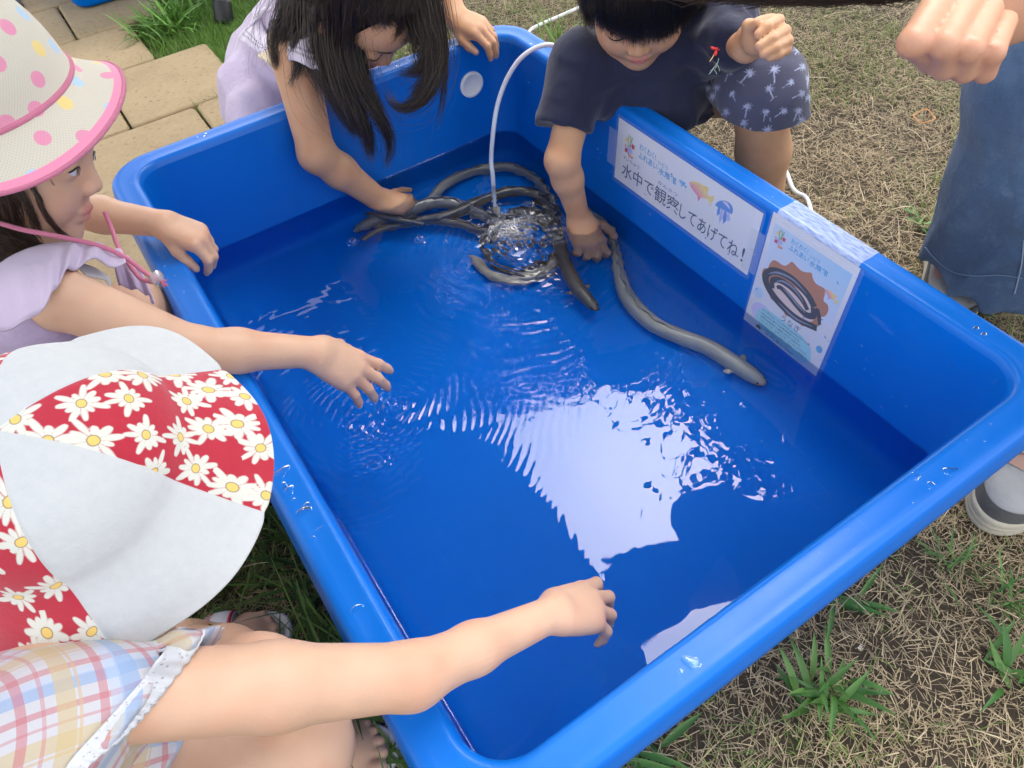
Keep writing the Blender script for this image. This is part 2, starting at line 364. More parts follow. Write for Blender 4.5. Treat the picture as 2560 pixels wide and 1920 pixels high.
def scatter(n, dens, ln, wd, t0, t1, colA, colB, area=(-1.3, 3.0, -1.1, 3.5), zoff=0.0, seg=3):
    global lo
    P = np.c_[rng.uniform(area[0], area[1], n), rng.uniform(area[2], area[3], n)]
    P = P[(rng.uniform(0, 1, n) < dens(P)) & off_tub(P) & ~paved(P) & seen(P)]; k = len(P)
    u = lambda r: rng.uniform(r[0], r[1], k)
    V, F = ribbons(np.c_[P, gz_at(P)+zoff*rng.uniform(0, 1, k)], u((0, 6.283)), u(ln), u(wd), np.radians(u(t0)), np.radians(u(t1)), seg)
    c = np.array(colA)+(np.array(colB)-np.array(colA))*rng.uniform(0, 1, k)[:, None]; c = c*rng.uniform(.75, 1.2, k)[:, None]
    q_ = V.reshape(len(P), -1, 3); bad = ((q_[..., 0] > -.014) & (q_[..., 0] < TW+.014) & (q_[..., 1] > -.014) & (q_[..., 1] < TL+.014) & (q_[..., 2] > .015)).any(1); q_[bad] = 0; q_[bad, :, 2] = -.05; V = q_.reshape(-1, 3)
    LV.append(V); LF.append(F+lo); LC.append(np.repeat(c, (seg+1)*2, 0)); lo += len(V)
def turf(P):      # where the sward is green: behind the paving and at the left of the tub
    a = np.exp(-(((P[:, 0]-.50)/.34)**2+((P[:, 1]-2.15)/.42)**2)*1.3); b = ((P[:, 0] < .08) & (P[:, 1] < .80) & (P[:, 1] > -.25))*1.0; b = b*(np.hypot(P[:, 0]+.135, (P[:, 1]-.415)*1.2) > .095)*(np.hypot(P[:, 0]+.09, (P[:, 1]-.215)*1.2) > .085)
    return np.clip(np.maximum(a*1.25, b), 0, 1)
def patch(P): return np.clip((vnoise(P*4.2, 21)*.6+vnoise(P*11, 22)*.4-.43)*5, 0, 1)
ST1, ST2, GR1, GR2 = (.64, .51, .32), (.36, .27, .155), (.13, .22, .04), (.27, .35, .10)
scatter(940000, lambda P: (1-.85*turf(P))*(.45+.55*vnoise(P*9, 25)), (.010, .034), (.0007, .0015), (50, 95), (60, 150), ST1, ST2, zoff=.012)
scatter(14000, lambda P: (1-.85*turf(P))*vnoise(P*6, 26), (.04, .09), (.0010, .0017), (60, 85), (82, 104), (.66, .55, .36), ST1, zoff=.014)
scatter(190000, lambda P: patch(P)*(1-.3*turf(P)), (.014, .040), (.0009, .0019), (5, 60), (40, 95), GR1, GR2, zoff=.008)
scatter(14000, lambda P: .16+0*P[:, 0], (.02, .05), (.0013, .0026), (5, 60), (40, 95), GR1, (.25, .34, .09), zoff=.008)
scatter(90000, lambda P: turf(P)*(P[:, 1] > 1.2), (.025, .055), (.0012, .0024), (0, 50), (20, 85), (.10, .22, .028), (.20, .36, .055), area=(.1, 1.1, 1.5, 2.9))
scatter(5200, lambda P: turf(P)*(P[:, 1] < 1.0)*(.35+.65*vnoise(P*8, 27)), (.07, .17), (.003, .0062), (10, 60), (50, 120), (.055, .12, .018), (.10, .19, .032), area=(-.6, .1, -.2, .85), seg=5)
scatter(16000, lambda P: turf(P)*(P[:, 1] < 1.0), (.02, .06), (.001, .002), (30, 85), (60, 105), (.10, .16, .03), (.30, .25, .12), area=(-.6, .1, -.2, .85))
m = MT('grass_blades'); cc = m.attr('col', 'Color'); m.pri(Base_Color=cc, Roughness=.6)
tr = m.n('BsdfTranslucent'); m.L(cc, tr.inputs[0]); mx = m.n('MixShader'); mx.inputs[0].default_value = .2
m.L(m.b.outputs[0], mx.inputs[1]); m.L(tr.outputs[0], mx.inputs[2]); m.L(mx.outputs[0], m.out.inputs[0]); M_GRASS = m.m
lawn = mesh_obj('lawn_grass', np.vstack(LV), np.vstack(LF), M_GRASS, smooth=True, cols=np.vstack(LC))
tag(lawn, kind='stuff')

# weeds and tufts that stand out one by one
m = MT('weed_leaf'); cc = m.attr('col', 'Color'); m.pri(Base_Color=cc, Roughness=.42)
tr = m.n('BsdfTranslucent'); m.L(cc, tr.inputs[0]); mx = m.n('MixShader'); mx.inputs[0].default_value = .18
m.L(m.b.outputs[0], mx.inputs[1]); m.L(tr.outputs[0], mx.inputs[2]); m.L(mx.outputs[0], m.out.inputs[0]); M_WEED = m.m
def weed(loc, n, ln, wd, label, t0=(10, 70), t1=(50, 105), colA=(.05, .16, .03), colB=(.13, .27, .06), spread=.012):
    b = rng.normal(0, spread, (n, 2)); az = rng.uniform(0, 6.283, n); u = lambda r: rng.uniform(r[0], r[1], n); seg = 7
    L, W, a0, a1 = u(ln), u(wd), np.radians(u(t0)), np.radians(u(t1)); s = np.c_[-np.sin(az), np.cos(az), np.zeros(n)]
    P = np.c_[b, np.zeros(n)]; Vs = []
    prof = np.array([.35, .7, .95, 1.0, .9, .68, .38, .03])
    for k in range(seg+1):
        w = W*prof[k]*.5; fold = np.c_[np.zeros((n, 2)), -w*.35]
        Vs.append(np.stack([P-s*w[:, None]-fold, P+fold*.6, P+s*w[:, None]-fold], 1))
        th = a0+(a1-a0)*((k+.5)/seg); P = P+np.c_[np.cos(az)*np.sin(th), np.sin(az)*np.sin(th), np.cos(th)]*(L/seg)[:, None]
    V = np.stack(Vs, 1).reshape(-1, 3); o = (np.arange(n)*(seg+1)*3)[:, None]; F = []
    for k in range(seg):
        F.append(o+np.array([[3*k, 3*k+1, 3*k+4, 3*k+3]])); F.append(o+np.array([[3*k+1, 3*k+2, 3*k+5, 3*k+4]]))
    c = np.array(colA)+(np.array(colB)-np.array(colA))*rng.uniform(0, 1, n)[:, None]; c *= rng.uniform(.8, 1.2, n)[:, None]
    o = mesh_obj('weed_tuft', V, np.concatenate(F), M_WEED, cols=np.repeat(c, (seg+1)*3, 0)); o.location = (*loc, -.004)
    return tag(o, label, 'weed', 'weeds in the dry lawn')
weed(ON(2065, 1740, 2, 0)[:2], 30, (.04, .085), (.006, .010), 'broad-leaved green weed on the dry lawn below the near rim of the tub')
weed(ON(2545, 1690, 2, 0)[:2], 18, (.045, .095), (.006, .011), 'broad-leaved weed cut off by the right edge, below the grey sneaker')
weed(ON(2105, 1500, 2, 0)[:2], 9, (.05, .085), (.006, .010), 'sparse weed with long leaves just outside the near rim', (55, 85), (75, 105))
weed(ON(1600, 1900, 2, 0)[:2], 14, (.045, .075), (.006, .010), 'weed with wide leaves at the bottom edge beside the near rim', (55, 85), (75, 105))
weed(ON(430, 70, 2, 0)[:2], 120, (.07, .15), (.005, .010), 'bushy bright green weed clump at the edge of the paving stones', (0, 60), (40, 110), (.09, .22, .03), (.20, .40, .07), .045)
weed(ON(2295, 552, 2, 0)[:2], 12, (.03, .06), (.005, .009), 'small green weed on the straw beside the blue jeans', (30, 75), (60, 100))
weed(ON(2440, 815, 2, 0)[:2]+np.array([.03, .01]), 7, (.04, .07), (.010, .016), 'leafy weed between the far shoe and the tub rim', (10, 60), (40, 90), (.10, .22, .03), (.2, .34, .06))
weed(ON(1390, 120, 2, 0)[:2], 16, (.06, .13), (.004, .007), 'tall thin grass tuft behind the back corner of the tub', (0, 35), (20, 70), (.10, .22, .03), (.22, .36, .07))
weed(ON(2380, 1420, 2, 0)[:2], 26, (.03, .07), (.002, .004), 'fine grass tuft below the toe of the grey sneaker', (10, 60), (40, 90))
weed(ON(2520, 1500, 2, 0)[:2], 26, (.04, .09), (.002, .004), 'fine grass tuft at the right edge under the sneaker sole', (0, 60), (40, 90))
# rubber band
bc = ON(2310, 290, 2, .03); t = np.linspace(0, 2*np.pi, 49)
pts = np.c_[bc[0]+.023*np.cos(t), bc[1]+.021*np.sin(t)+.002*np.cos(2*t), bc[2]+.003*np.sin(3*t)]
v, f = sweep(pts, .0011, 6, caps=False)
tag(mesh_obj('rubber_band', v, f, flat_mat('orange_rubber', (.75, .33, .10), .45)), 'thin orange rubber band lying on the dry grass', 'rubber band')
# ------------------------------------------------------------------ laminated papers on the tub wall
def wall_pt(y, z, lift=.0006):
    zz = min(z, .289); return (TW-.0365-.0008-(.289-zz)*.0377-lift, y, z)
class Sheet:                      # paper coordinates in mm: x to the right, y down, seen from inside the tub
    def __init__(s, root, y0, z0): s.root, s.y0, s.z0 = root, y0, z0
    def P(s, x, y, lift): return wall_pt(s.y0-x*.001, s.z0-y*.001, lift*.001)
    def poly(s, name, pts, lift, mat, parent=None, cols=None):
        return mesh_obj(name, [s.P(x, y, lift) for x, y in pts], [tuple(range(len(pts)))], mat, parent or s.root, smooth=False, cols=cols)
    def grid(s, name, x0, y0, x1, y1, lift, mat, n=(1, 6), cols=None, parent=None):
        V = [s.P(x0+(x1-x0)*i/n[0], y0+(y1-y0)*j/n[1], lift) for j in range(n[1]+1) for i in range(n[0]+1)]
        F = [(j*(n[0]+1)+i, j*(n[0]+1)+i+1, (j+1)*(n[0]+1)+i+1, (j+1)*(n[0]+1)+i) for j in range(n[1]) for i in range(n[0])]
        return mesh_obj(name, V, F, mat, parent or s.root, smooth=True, cols=cols)
    def text(s, name, body, x0, y0, w, h, lift, mat, shear=0.0, bold=0.0, slope=0.0, parent=None):
        cu = bpy.data.curves.new(name, 'FONT'); cu.body = body; cu.size = 1; cu.resolution_u = 4; cu.offset = bold
        o = bpy.data.objects.new(name, cu); COL.objects.link(o); dg = bpy.context.evaluated_depsgraph_get(); dg.update()
        me = o.evaluated_get(dg).to_mesh(); V = np.array([v.co[:] for v in me.vertices]); F = [tuple(p.vertices) for p in me.polygons]
        bpy.data.objects.remove(o)
        lo, hi = V.min(0), V.max(0); X = (V[:, 0]-lo[0])/(hi[0]-lo[0]); Y = (hi[1]-V[:, 1])/(hi[1]-lo[1])
        return mesh_obj(name, [s.P(x0+a*w-shear*b*h, y0+b*h+slope*a*w, lift) for a, b in zip(X, Y)], F, mat, parent or s.root, smooth=False)
def ink(name, c): return flat_mat(name, c, .35)
m = MT('laminated_paper'); n1 = m.noise(60, 2); m.pri(Base_Color=m.mix(n1, (.74, .74, .80), (.79, .79, .83)), Roughness=.25); M_PAPER = m.m
def film(name, alpha, col=(.8, .85, .95), rough=.15):
    m = MT(name); g = m.n('BsdfPrincipled'); m.set(g.inputs['Base Color'], col); g.inputs['Roughness'].default_value = rough; g.inputs['Alpha'].default_value = alpha; m.L(g.outputs[0], m.out.inputs[0]); return m.m
M_FILM = film('clear_film', .10); M_TAPE = film('clear_tape', .26, (.75, .82, .95), .3)
NAVY = ink('navy_ink', (.012, .045, .13)); CYAN = ink('cyan_ink', (.03, .33, .66)); CYAN2 = ink('pale_cyan_ink', (.55, .80, .92)); INK = ink('black_ink', (.02, .02, .025))
RED = ink('red_ink', (.60, .03, .04)); YEL = ink('yellow_ink', (.85, .62, .20)); PINK = ink('pink_ink', (.80, .22, .38)); GRN = ink('green_ink', (.25, .45, .18)); LAV = ink('lavender_ink', (.42, .45, .78)); ORG = ink('orange_ink', (.80, .35, .10))
BLU = ink('blue_ink', (.10, .28, .70)); TEAL = ink('teal_ink', (.35, .70, .80)); PLAV = ink('pale_lavender_ink', (.62, .58, .86)); PBLU = ink('pale_blue_ink', (.50, .68, .88))
m = MT('water_tint_print'); m.pri(Base_Color=m.attr('col', 'Color'), Roughness=.3); M_VC = m.m
def star_blob(cx, cy, r, k=8, j=.25, seed=0, sy=1.0):
    g = np.random.default_rng(seed); t = np.linspace(0, 2*np.pi, k*2+1)[:-1]
    return [(cx+r*(1 if i % 2 else 1-j-g.uniform(0, .2))*math.cos(a), cy+sy*r*(1 if i % 2 else 1-j-g.uniform(0, .2))*math.sin(a)) for i, a in enumerate(t)]
def coral(S, x, y, w):
    k = w/22; root = S.poly('coral_picture', star_blob(x+11*k, y+17*k, 5.5*k, 9, .3, 1), .10, LAV)
    for j, (a, b, r, mt, n) in enumerate([(6, 8, 3.4, YEL, 6), (17, 11, 4, RED, 5), (7, 20, 3.6, RED, 4), (13, 24, 3.2, ORG, 4), (15, 18, 3, LAV, 7), (5, 15, 2.2, ORG, 4), (17, 24, 2, RED, 5)]):
        S.poly('coral_blob', star_blob(x+a*k, y+b*k, r*k, n, .35, j+3), .12+.01*j, mt, root)
    for a in (9.5, 12, 14):
        pts = [(x+(a+.9*math.sin(t*4+a)-.7)*k, y+(1+t*13)*k) for t in np.linspace(0, 1, 7)]+[(x+(a+.9*math.sin(t*4+a)+.7)*k, y+(1+t*13)*k) for t in np.linspace(1, 0, 7)]
        S.poly('seaweed', pts, .2+.01*a, GRN, root)
def fish(S, x, y, L, ang, top, bot, name='fish_picture'):
    c, s = math.cos(ang), math.sin(ang); R = lambda p: (x+(p[0]*c-p[1]*s)*L, y+(p[0]*s+p[1]*c)*L)
    body = [(0, .02), (.08, -.08), (.22, -.17), (.40, -.22), (.58, -.20), (.72, -.11), (.80, -.04), (.98, -.20), (1.0, -.05), (.95, .05), (1.0, .22), (.80, .05), (.70, .10), (.55, .17), (.38, .20), (.2, .15), (.07, .09)]
    cols = [top if p[1] < -.03 else (bot if p[0] < .7 else top) for p in body]
    r = S.poly(name, [R(p) for p in body], .1, M_VC, cols=cols)
    S.poly('fin', [R(p) for p in [(.45, -.21), (.7, -.30), (.74, -.12)]], .11, YEL if top[0] > .5 else BLU, r); S.poly('fin', [R(p) for p in [(.4, .2), (.5, .36), (.55, .17)]], .11, PINK if bot[0] > .5 else BLU, r)
def title(S, x, y, k, n='title_text'):
    for body, dx, dy, w, h in (('わくわく!', 0, 0, 30, 9.5), ('ふれあい', -1, 11.5, 36, 9.5), ('いどう', 35, 5.5, 17, 6), ('水族館', 37, 13, 32, 10)):
        S.text(n, body, x+dx*k, y+dy*k, w*k, h*k, .10, CYAN, bold=.016)
# -- the long notice
ban = thing('paper_notice', 'long white laminated notice with big dark Japanese writing, a fish and a jellyfish', 'notice', (0, 0, 0))
S = Sheet(ban, .7440, .2835); BW, BH = 320, 113
S.grid('paper', 0, 0, BW, BH, 0.0, M_PAPER, (1, 8))
def rr(x0, y0, x1, y1, r): return [(cx+r*math.cos(math.radians(a)), cy+r*math.sin(math.radians(a))) for cx, cy, a0 in ((x1-r, y1-r, 0), (x0+r, y1-r, 90), (x0+r, y0+r, 180), (x1-r, y0+r, 270)) for a in range(a0, a0+91, 30)]
S.poly('laminate', rr(-5, -6, BW+5, BH+7, 6), .45, M_FILM)
coral(S, 14, 17, 34); title(S, 56, 19, 1.32)
for body, x, w, y, h in (('水中で', 18, 82, 72, 27), ('観察', 103, 58, 71, 29), ('してあげてね', 164, 129, 72, 27), ('!', 301, 4.5, 72, 25)): S.text('notice_text', body, x, y, w, h, .12, NAVY, bold=.004)
S.text('reading_text', 'すいちゅう', 18, 60, 42, 6.5, .12, NAVY); S.text('reading_text', 'かんさつ', 108, 60.5, 46, 6.5, .12, NAVY)
fish(S, 174, 28, 54, .10, (.85, .68, .25), (.80, .25, .42)); fish(S, 152, 36, 19, .25, (.15, .45, .75), (.25, .55, .8), 'small_fish_picture')
jf = S.poly('jellyfish_picture', [(250+17*math.cos(a)+4*math.sin(a), 33-15*math.sin(a)-(2*math.cos(a))) for a in np.linspace(-.15, np.pi+.15, 14)], .1, BLU)
S.poly('jellyfish_glow', [(252+9*math.cos(a), 28-8*math.sin(a)) for a in np.linspace(.1, np.pi-.6, 9)], .12, PLAV, jf)
for j, (dx, L) in enumerate(((-9, 17), (-3, 26), (4, 23), (10, 14))):
    S.poly('tentacle', [(250+dx-2, 35), (250+dx+2.4, 35), (250+dx+3.4+j, 35+L*.6), (250+dx+j-1, 35+L), (250+dx-2.5, 35+L*.5)], .13+.01*j, (BLU, LAV, BLU, LAV)[j], jf)
S.grid('tape', -22, 25, 14, 92, .6, M_TAPE, (1, 4)); S.grid('tape', BW-14, 30, BW+13, 104, .6, M_TAPE, (1, 4))
# -- the eel sheet
eelp = thing('paper_notice', 'portrait laminated sheet picturing a coiled eel, its lower edge dipping in the water', 'notice', (0, 0, 0))
S = Sheet(eelp, .4090, .2965); PW, PH = 147, 214
S.grid('paper', 0, 0, PW, PH, 0.0, M_PAPER, (1, 12)); S.poly('laminate', rr(-3, -1, PW+7, PH+6, 5), .5, M_FILM)
cs = []
for j in range(13):
    t = j/12
    for i in range(7): s_ = i/6; a = np.array([.36, .60, .86])*(1-t)+np.array([.70, .74, .86])*t; a = a*(.4+.6*s_)+np.array([.70, .74, .86])*(.6-.6*s_); cs.append(a if t < .98 else (.74, .74, .80))
S.grid('printed_background', 7, 15, PW-7, 112, .05, M_VC, (6, 12), cols=cs)
coral(S, 9, 18, 25); title(S, 40, 20, .98); fish(S, 112, 60, 25, .35, (.85, .68, .25), (.80, .25, .42))
wav = [(10+115*math.pow((1+math.cos(a))/2, .8)+3*math.sin(9*a), 98-44*math.sin(a)+3.5*math.cos(11*a)) for a in np.linspace(0, 2*np.pi, 90)[:-1]]
pic = S.poly('eel_picture', wav, .10, ink('tile_brown', (.50, .20, .09)))
S.poly('dish', [(70+42*math.cos(a), 114-22*math.sin(a)+3*math.cos(2*a)) for a in np.linspace(0, 6.28, 40)[:-1]], .13, ink('dish_pink', (.80, .62, .56)), pic)
EEK = ink('eel_dark', (.035, .035, .045)); EEL2 = ink('eel_sheen', (.25, .27, .36))
def band(pts, w, lift, mat, nm):
    p = catmull(pts, 6); d = np.gradient(p, axis=0); d /= np.linalg.norm(d, axis=1)[:, None]; q = np.c_[-d[:, 1], d[:, 0]]; ww = np.interp(np.linspace(0, 1, len(p)), np.linspace(0, 1, len(w)), w)[:, None]
    V = [S.P(*a, lift) for a in p+q*ww]+[S.P(*a, lift) for a in p-q*ww]; n = len(p)
    mesh_obj(nm, V, [(i, i+1, n+i+1, n+i) for i in range(n-1)], mat, pic, smooth=False)
coil = [(121, 130), (84, 138), (46, 132), (22, 118), (17, 103), (30, 88), (58, 82), (88, 88), (106, 100), (109, 112), (98, 119), (82, 116), (62, 109), (46, 106), (40, 110)]
band([(x, y-2) for x, y in coil[:9]], [5.2, 6.4, 6, 5.8, 5.4], .16, EEK, 'eel_coil'); band([(x, y) for x, y in coil[8:]], [5.4, 5.2, 5, 4.8, 4, 2.5], .17, EEK, 'eel_coil')
band([(34, 116), (30, 104), (42, 95), (64, 94), (84, 100), (98, 110)], [3.6, 4.6, 5, 5, 4.4, 3.6], .18, EEK, 'eel_coil')
for pts in ([(20, 98), (34, 86), (60, 80), (88, 86)], [(36, 101), (48, 93), (68, 93), (88, 102)], [(50, 104), (66, 108), (82, 114), (96, 117)], [(50, 132), (84, 137), (114, 130)]): band(pts, [.4, 1.8, 1.6, .4], .22, EEL2, 'eel_sheen')
S.poly('eel_head_picture', [(108, 97), (114, 96), (121, 106), (125, 118), (121, 121), (116, 111)], .2, EEK, pic)
S.text('name_text', 'うなぎ', 62, 146, 36, 11.5, .12, NAVY)
S.poly('printed_bubble', [(28+20*math.cos(a), 172-18*math.sin(a)) for a in np.linspace(0, 6.28, 30)[:-1]]+[], .06, PLAV)
S.poly('printed_bubble', [(20, 188), (20, 170), (30, 158), (60, 156), (104, 158), (124, 168), (130, 186), (122, 204), (110, 210), (40, 206)], .07, TEAL)
S.poly('printed_bubble', [(136+5.5*math.cos(a), 158-6.5*math.sin(a)) for a in np.linspace(0, 6.28, 20)[:-1]], .07, ink('dot_blue', (.12, .42, .72)))
S.poly('printed_bubble', [(12+9*math.cos(a), 140-10*math.sin(a)) for a in np.linspace(0, 6.28, 20)[:-1]], .07, PBLU)
for j, ln in enumerate(('ウナギとは、ウナギ科(Anguillidae)ウナギ属', '(Anguilla)に属する魚類の総称である。', '世界中の熱帯から温帯にかけて分布する。', 'ニホンウナギ、オオウナギ、ヨーロッパウナギ、', 'アメリカウナギなど世界で19種類(うち食用とな', 'るのは4種類)確認されている。')):
    S.text('small_text', ln, 28, 161+j*6.6, (92, 76, 80, 94, 96, 62)[j], 4.6, .12, INK)
st = [(30+9*(1 if i % 2 == 0 else .42)*math.sin(i*math.pi/5), 203-8*(1 if i % 2 == 0 else .42)*math.cos(i*math.pi/5)) for i in range(10)]
S.poly('star_mark', st, .13, INK); S.text('foot_text', 'ふれあいzoo', 44, 200, 56, 7.5, .13, INK, bold=.006)
# tape folded over the rim
m = MT('wet_tape'); sn = m.n('TexNoise'); m.L(m.mapping(m.coord(), (60, 12, 60)), sn.inputs['Vector']); sn.inputs['Scale'].default_value = 6; sn.inputs['Detail'].default_value = 3
m.pri(Base_Color=(.80, .87, .97), Roughness=.25, Alpha=m.ramp(sn.outputs[0], [(.3, .25), (.7, .55)])); M_WTAPE = m.m
prof = [(TW-.0372, .2885), (TW-.0352, .2957), (TW-.0322, .2997), (TW-.0285, .3007), (TW-.0245, .3003), (TW-.018, .2998), (TW-.010, .3001), (TW-.004, .3007), (TW+.0012, .2997), (TW+.0052, .2960), (TW+.0076, .288)]
V = [(x-.0006, y, z+.0006) for y in np.linspace(.404, .266, 8) for x, z in prof]; k = len(prof)
mesh_obj('rim_tape', V, [(j*k+i, j*k+i+1, (j+1)*k+i+1, (j+1)*k+i) for j in range(7) for i in range(k-1)], M_WTAPE, eelp)
# ------------------------------------------------------------------ smooth solid modelling for bodies and clothes (signed distances, surface nets)
def _bd(lo, hi, clo, chi):
    return float(np.linalg.norm(np.maximum(0, np.maximum(lo-chi, clo-hi))))
class RC:                         # round cone
    def __init__(s, a, b, ra, rb=None):
        s.a, s.b = np.asarray(a, np.float32), np.asarray(b, np.float32); s.ra, s.rb = ra, ra if rb is None else rb
        r = max(s.ra, s.rb); s.lo = np.minimum(s.a, s.b)-r; s.hi = np.maximum(s.a, s.b)+r
    def ev(s, P, clo=None, chi=None):
        ab = s.b-s.a; q = P-s.a; t = np.clip(q@ab/max(float(ab@ab), 1e-12), 0, 1)
        q = q-t[:, None]*ab
        return np.sqrt(np.einsum('ij,ij->i', q, q))-(s.ra+(s.rb-s.ra)*t)
class EL:                         # ellipsoid; ax = rows of local axes
    def __init__(s, c, r, ax=None):
        s.c = np.asarray(c, np.float32); s.r = np.asarray(r, np.float32); s.ax = None if ax is None else np.asarray(ax, np.float32)
        m = float(max(r)); s.lo = s.c-m; s.hi = s.c+m
    def ev(s, P, clo=None, chi=None):
        q = P-s.c
        if s.ax is not None: q = q@s.ax.T
        q0 = q/s.r; k0 = np.sqrt(np.einsum('ij,ij->i', q0, q0)); q1 = q0/s.r; k1 = np.sqrt(np.einsum('ij,ij->i', q1, q1))
        return k0*(k0-1)/np.maximum(k1, 1e-6)
def smin(a, b, k):
    if k <= 0: return np.minimum(a, b)
    h = np.clip(.5+.5*(b-a)/k, 0, 1); return b+(a-b)*h-k*h*(1-h)
class SM:                         # smooth union of a list
    def __init__(s, nodes, k):
        s.n, s.k = nodes, k; s.lo = np.min([x.lo for x in nodes], 0)-k; s.hi = np.max([x.hi for x in nodes], 0)+k
    def ev(s, P, clo, chi):
        d = np.full(len(P), .2, np.float32)
        for x in s.n:
            if _bd(x.lo, x.hi, clo, chi) < .05+s.k: d = smin(d, x.ev(P, clo, chi), s.k)
        return d
class FINGERS:                    # palm with fingers that stay apart from one another
    def __init__(s, palm, fingers, k):
        s.p, s.f, s.k = palm, fingers, k; al = [palm]+fingers; s.lo = np.min([x.lo for x in al], 0)-k; s.hi = np.max([x.hi for x in al], 0)+k
    def ev(s, P, clo, chi):
        if _bd(s.lo, s.hi, clo, chi) > .06: return np.full(len(P), .2, np.float32)
        p = s.p.ev(P, clo, chi); d = p
        for f in s.f: d = np.minimum(d, smin(p, f.ev(P, clo, chi), s.k))
        return d
class SOLID:
    def __init__(s): s.ops = []; s.disp = None
    def U(s, node, k=.01):
        for x in (node if isinstance(node, (list, tuple)) else [node]): s.ops.append(('u', x, k))
        return s
    def S(s, node, k=.004):
        for x in (node if isinstance(node, (list, tuple)) else [node]): s.ops.append(('s', x, k))
        return s
    def cut(s, p, n): s.ops.append(('c', (np.asarray(p, np.float32), norm(n).astype(np.float32)), 0)); return s   # removes the side n points to
    def bounds(s):
        us = [x for o, x, k in s.ops if o == 'u']; return np.min([x.lo for x in us], 0)-.012, np.max([x.hi for x in us], 0)+.012
    def ev(s, P):
        P = P.astype(np.float32); clo, chi = P.min(0), P.max(0); d = np.full(len(P), .2, np.float32)
        for o, x, k in s.ops:
            if o == 'u':
                if _bd(x.lo, x.hi, clo, chi) < .05+k: d = smin(d, x.ev(P, clo, chi), k)
            elif o == 's':
                if _bd(x.lo, x.hi, clo, chi) < .05+k: d = -smin(-d, x.ev(P, clo, chi), k)
            else: d = np.maximum(d, (P-x[0])@x[1])
        if s.disp is not None: d = d-s.disp(P)
        return d
def polygonize(sol, h, clip=None):
    lo, hi = sol.bounds()
    if clip is not None: lo, hi = np.maximum(lo, clip[0]), np.minimum(hi, clip[1])
    B = 8; nb = np.ceil((hi-lo)/(h*B)).astype(int)+1; N = nb*B; lo = lo.astype(np.float32)
    bi = np.stack(np.meshgrid(*[np.arange(k) for k in nb], indexing='ij'), -1).reshape(-1, 3)
    ctr = lo+(bi*B+(B-1)/2)*h; cv = np.concatenate([sol.ev(c) for c in np.array_split(ctr, max(1, len(ctr)//400))])
    A = np.repeat(np.repeat(np.repeat(cv.reshape(nb), B, 0), B, 1), B, 2)
    near = np.where(np.abs(cv) < h*B*.95+.006)[0]
    off = np.stack(np.meshgrid(*[np.arange(B)]*3, indexing='ij'), -1).reshape(-1, 3)
    A6 = A.reshape(nb[0], B, nb[1], B, nb[2], B)
    near = near[np.lexsort((bi[near, 2]//3, bi[near, 1]//3, bi[near, 0]//3))]
    for s0 in range(0, len(near), 64):
        ids = near[s0:s0+64]; P = (lo+(bi[ids][:, None]*B+off[None])*h).reshape(-1, 3); v = sol.ev(P).reshape(-1, B, B, B)
        for q, b in zip(v, bi[ids]): A6[b[0], :, b[1], :, b[2], :] = q
    A = A6.reshape(N)
    s = (A < 0); cnt = np.zeros(N-1, np.uint8)
    for dx in (0, 1):
        for dy in (0, 1):
            for dz in (0, 1): cnt += s[dx:N[0]-1+dx, dy:N[1]-1+dy, dz:N[2]-1+dz]
    act = (cnt > 0) & (cnt < 8); idx = np.argwhere(act); cid = np.full(N-1, -1, np.int32); cid[tuple(idx.T)] = np.arange(len(idx))
    acc = np.zeros((len(idx), 3)); n = np.zeros(len(idx)); C = [np.array(c) for c in np.ndindex(2, 2, 2)]
    val = {tuple(c): A[tuple((idx+c).T)] for c in C}
    for a in C:
        for ax in range(3):
            if a[ax] == 0:
                b = a.copy(); b[ax] = 1; va, vb = val[tuple(a)], val[tuple(b)]; x = (va < 0) != (vb < 0)
                t = np.where(x, va/(va-vb+1e-20), 0); p = a[None]+t[:, None]*(b-a)[None]; acc[x] += p[x]; n[x] += 1
    V = lo+(idx+acc/n[:, None])*h; F = []
    for ax in range(3):
        sl0 = [slice(None)]*3; sl1 = [slice(None)]*3; sl0[ax] = slice(0, -1); sl1[ax] = slice(1, None)
        e = np.argwhere(s[tuple(sl0)] != s[tuple(sl1)]); o1, o2 = [(1, 2), (2, 0), (0, 1)][ax]
        e = e[(e[:, o1] > 0) & (e[:, o2] > 0) & (e[:, o1] < N[o1]-1) & (e[:, o2] < N[o2]-1)]
        q = []
        for d1, d2 in ((1, 1), (0, 1), (0, 0), (1, 0)):
            c = e.copy(); c[:, o1] -= d1; c[:, o2] -= d2; q.append(cid[tuple(c.T)])
        q = np.stack(q, 1); inside = s[tuple(e.T)]; q[~inside] = q[~inside][:, ::-1]; F.append(q)
    F = np.vstack(F); F = F[(F >= 0).all(1)]
    E = np.vstack([F[:, [0, 1]], F[:, [1, 2]], F[:, [2, 3]], F[:, [3, 0]]])     # one gentle smoothing pass there and back
    for lam in (.5, -.35, .4):
        S = np.stack([np.bincount(E[:, 0], V[E[:, 1], k], len(V))+np.bincount(E[:, 1], V[E[:, 0], k], len(V)) for k in range(3)], 1)
        c = np.bincount(E.ravel(), minlength=len(V)); V = V+lam*(S/np.maximum(c, 1)[:, None]-V)
    return V, F.astype(np.int32)
def chain(pts, rad): return [RC(pts[i], pts[i+1], rad[i], rad[i+1]) for i in range(len(pts)-1)]
def frame(F, U):                  # rows: forward, up, right
    F = norm(F); U = norm(np.asarray(U, float)-F*(np.dot(U, F))); return np.stack([F, U, np.cross(F, U)])
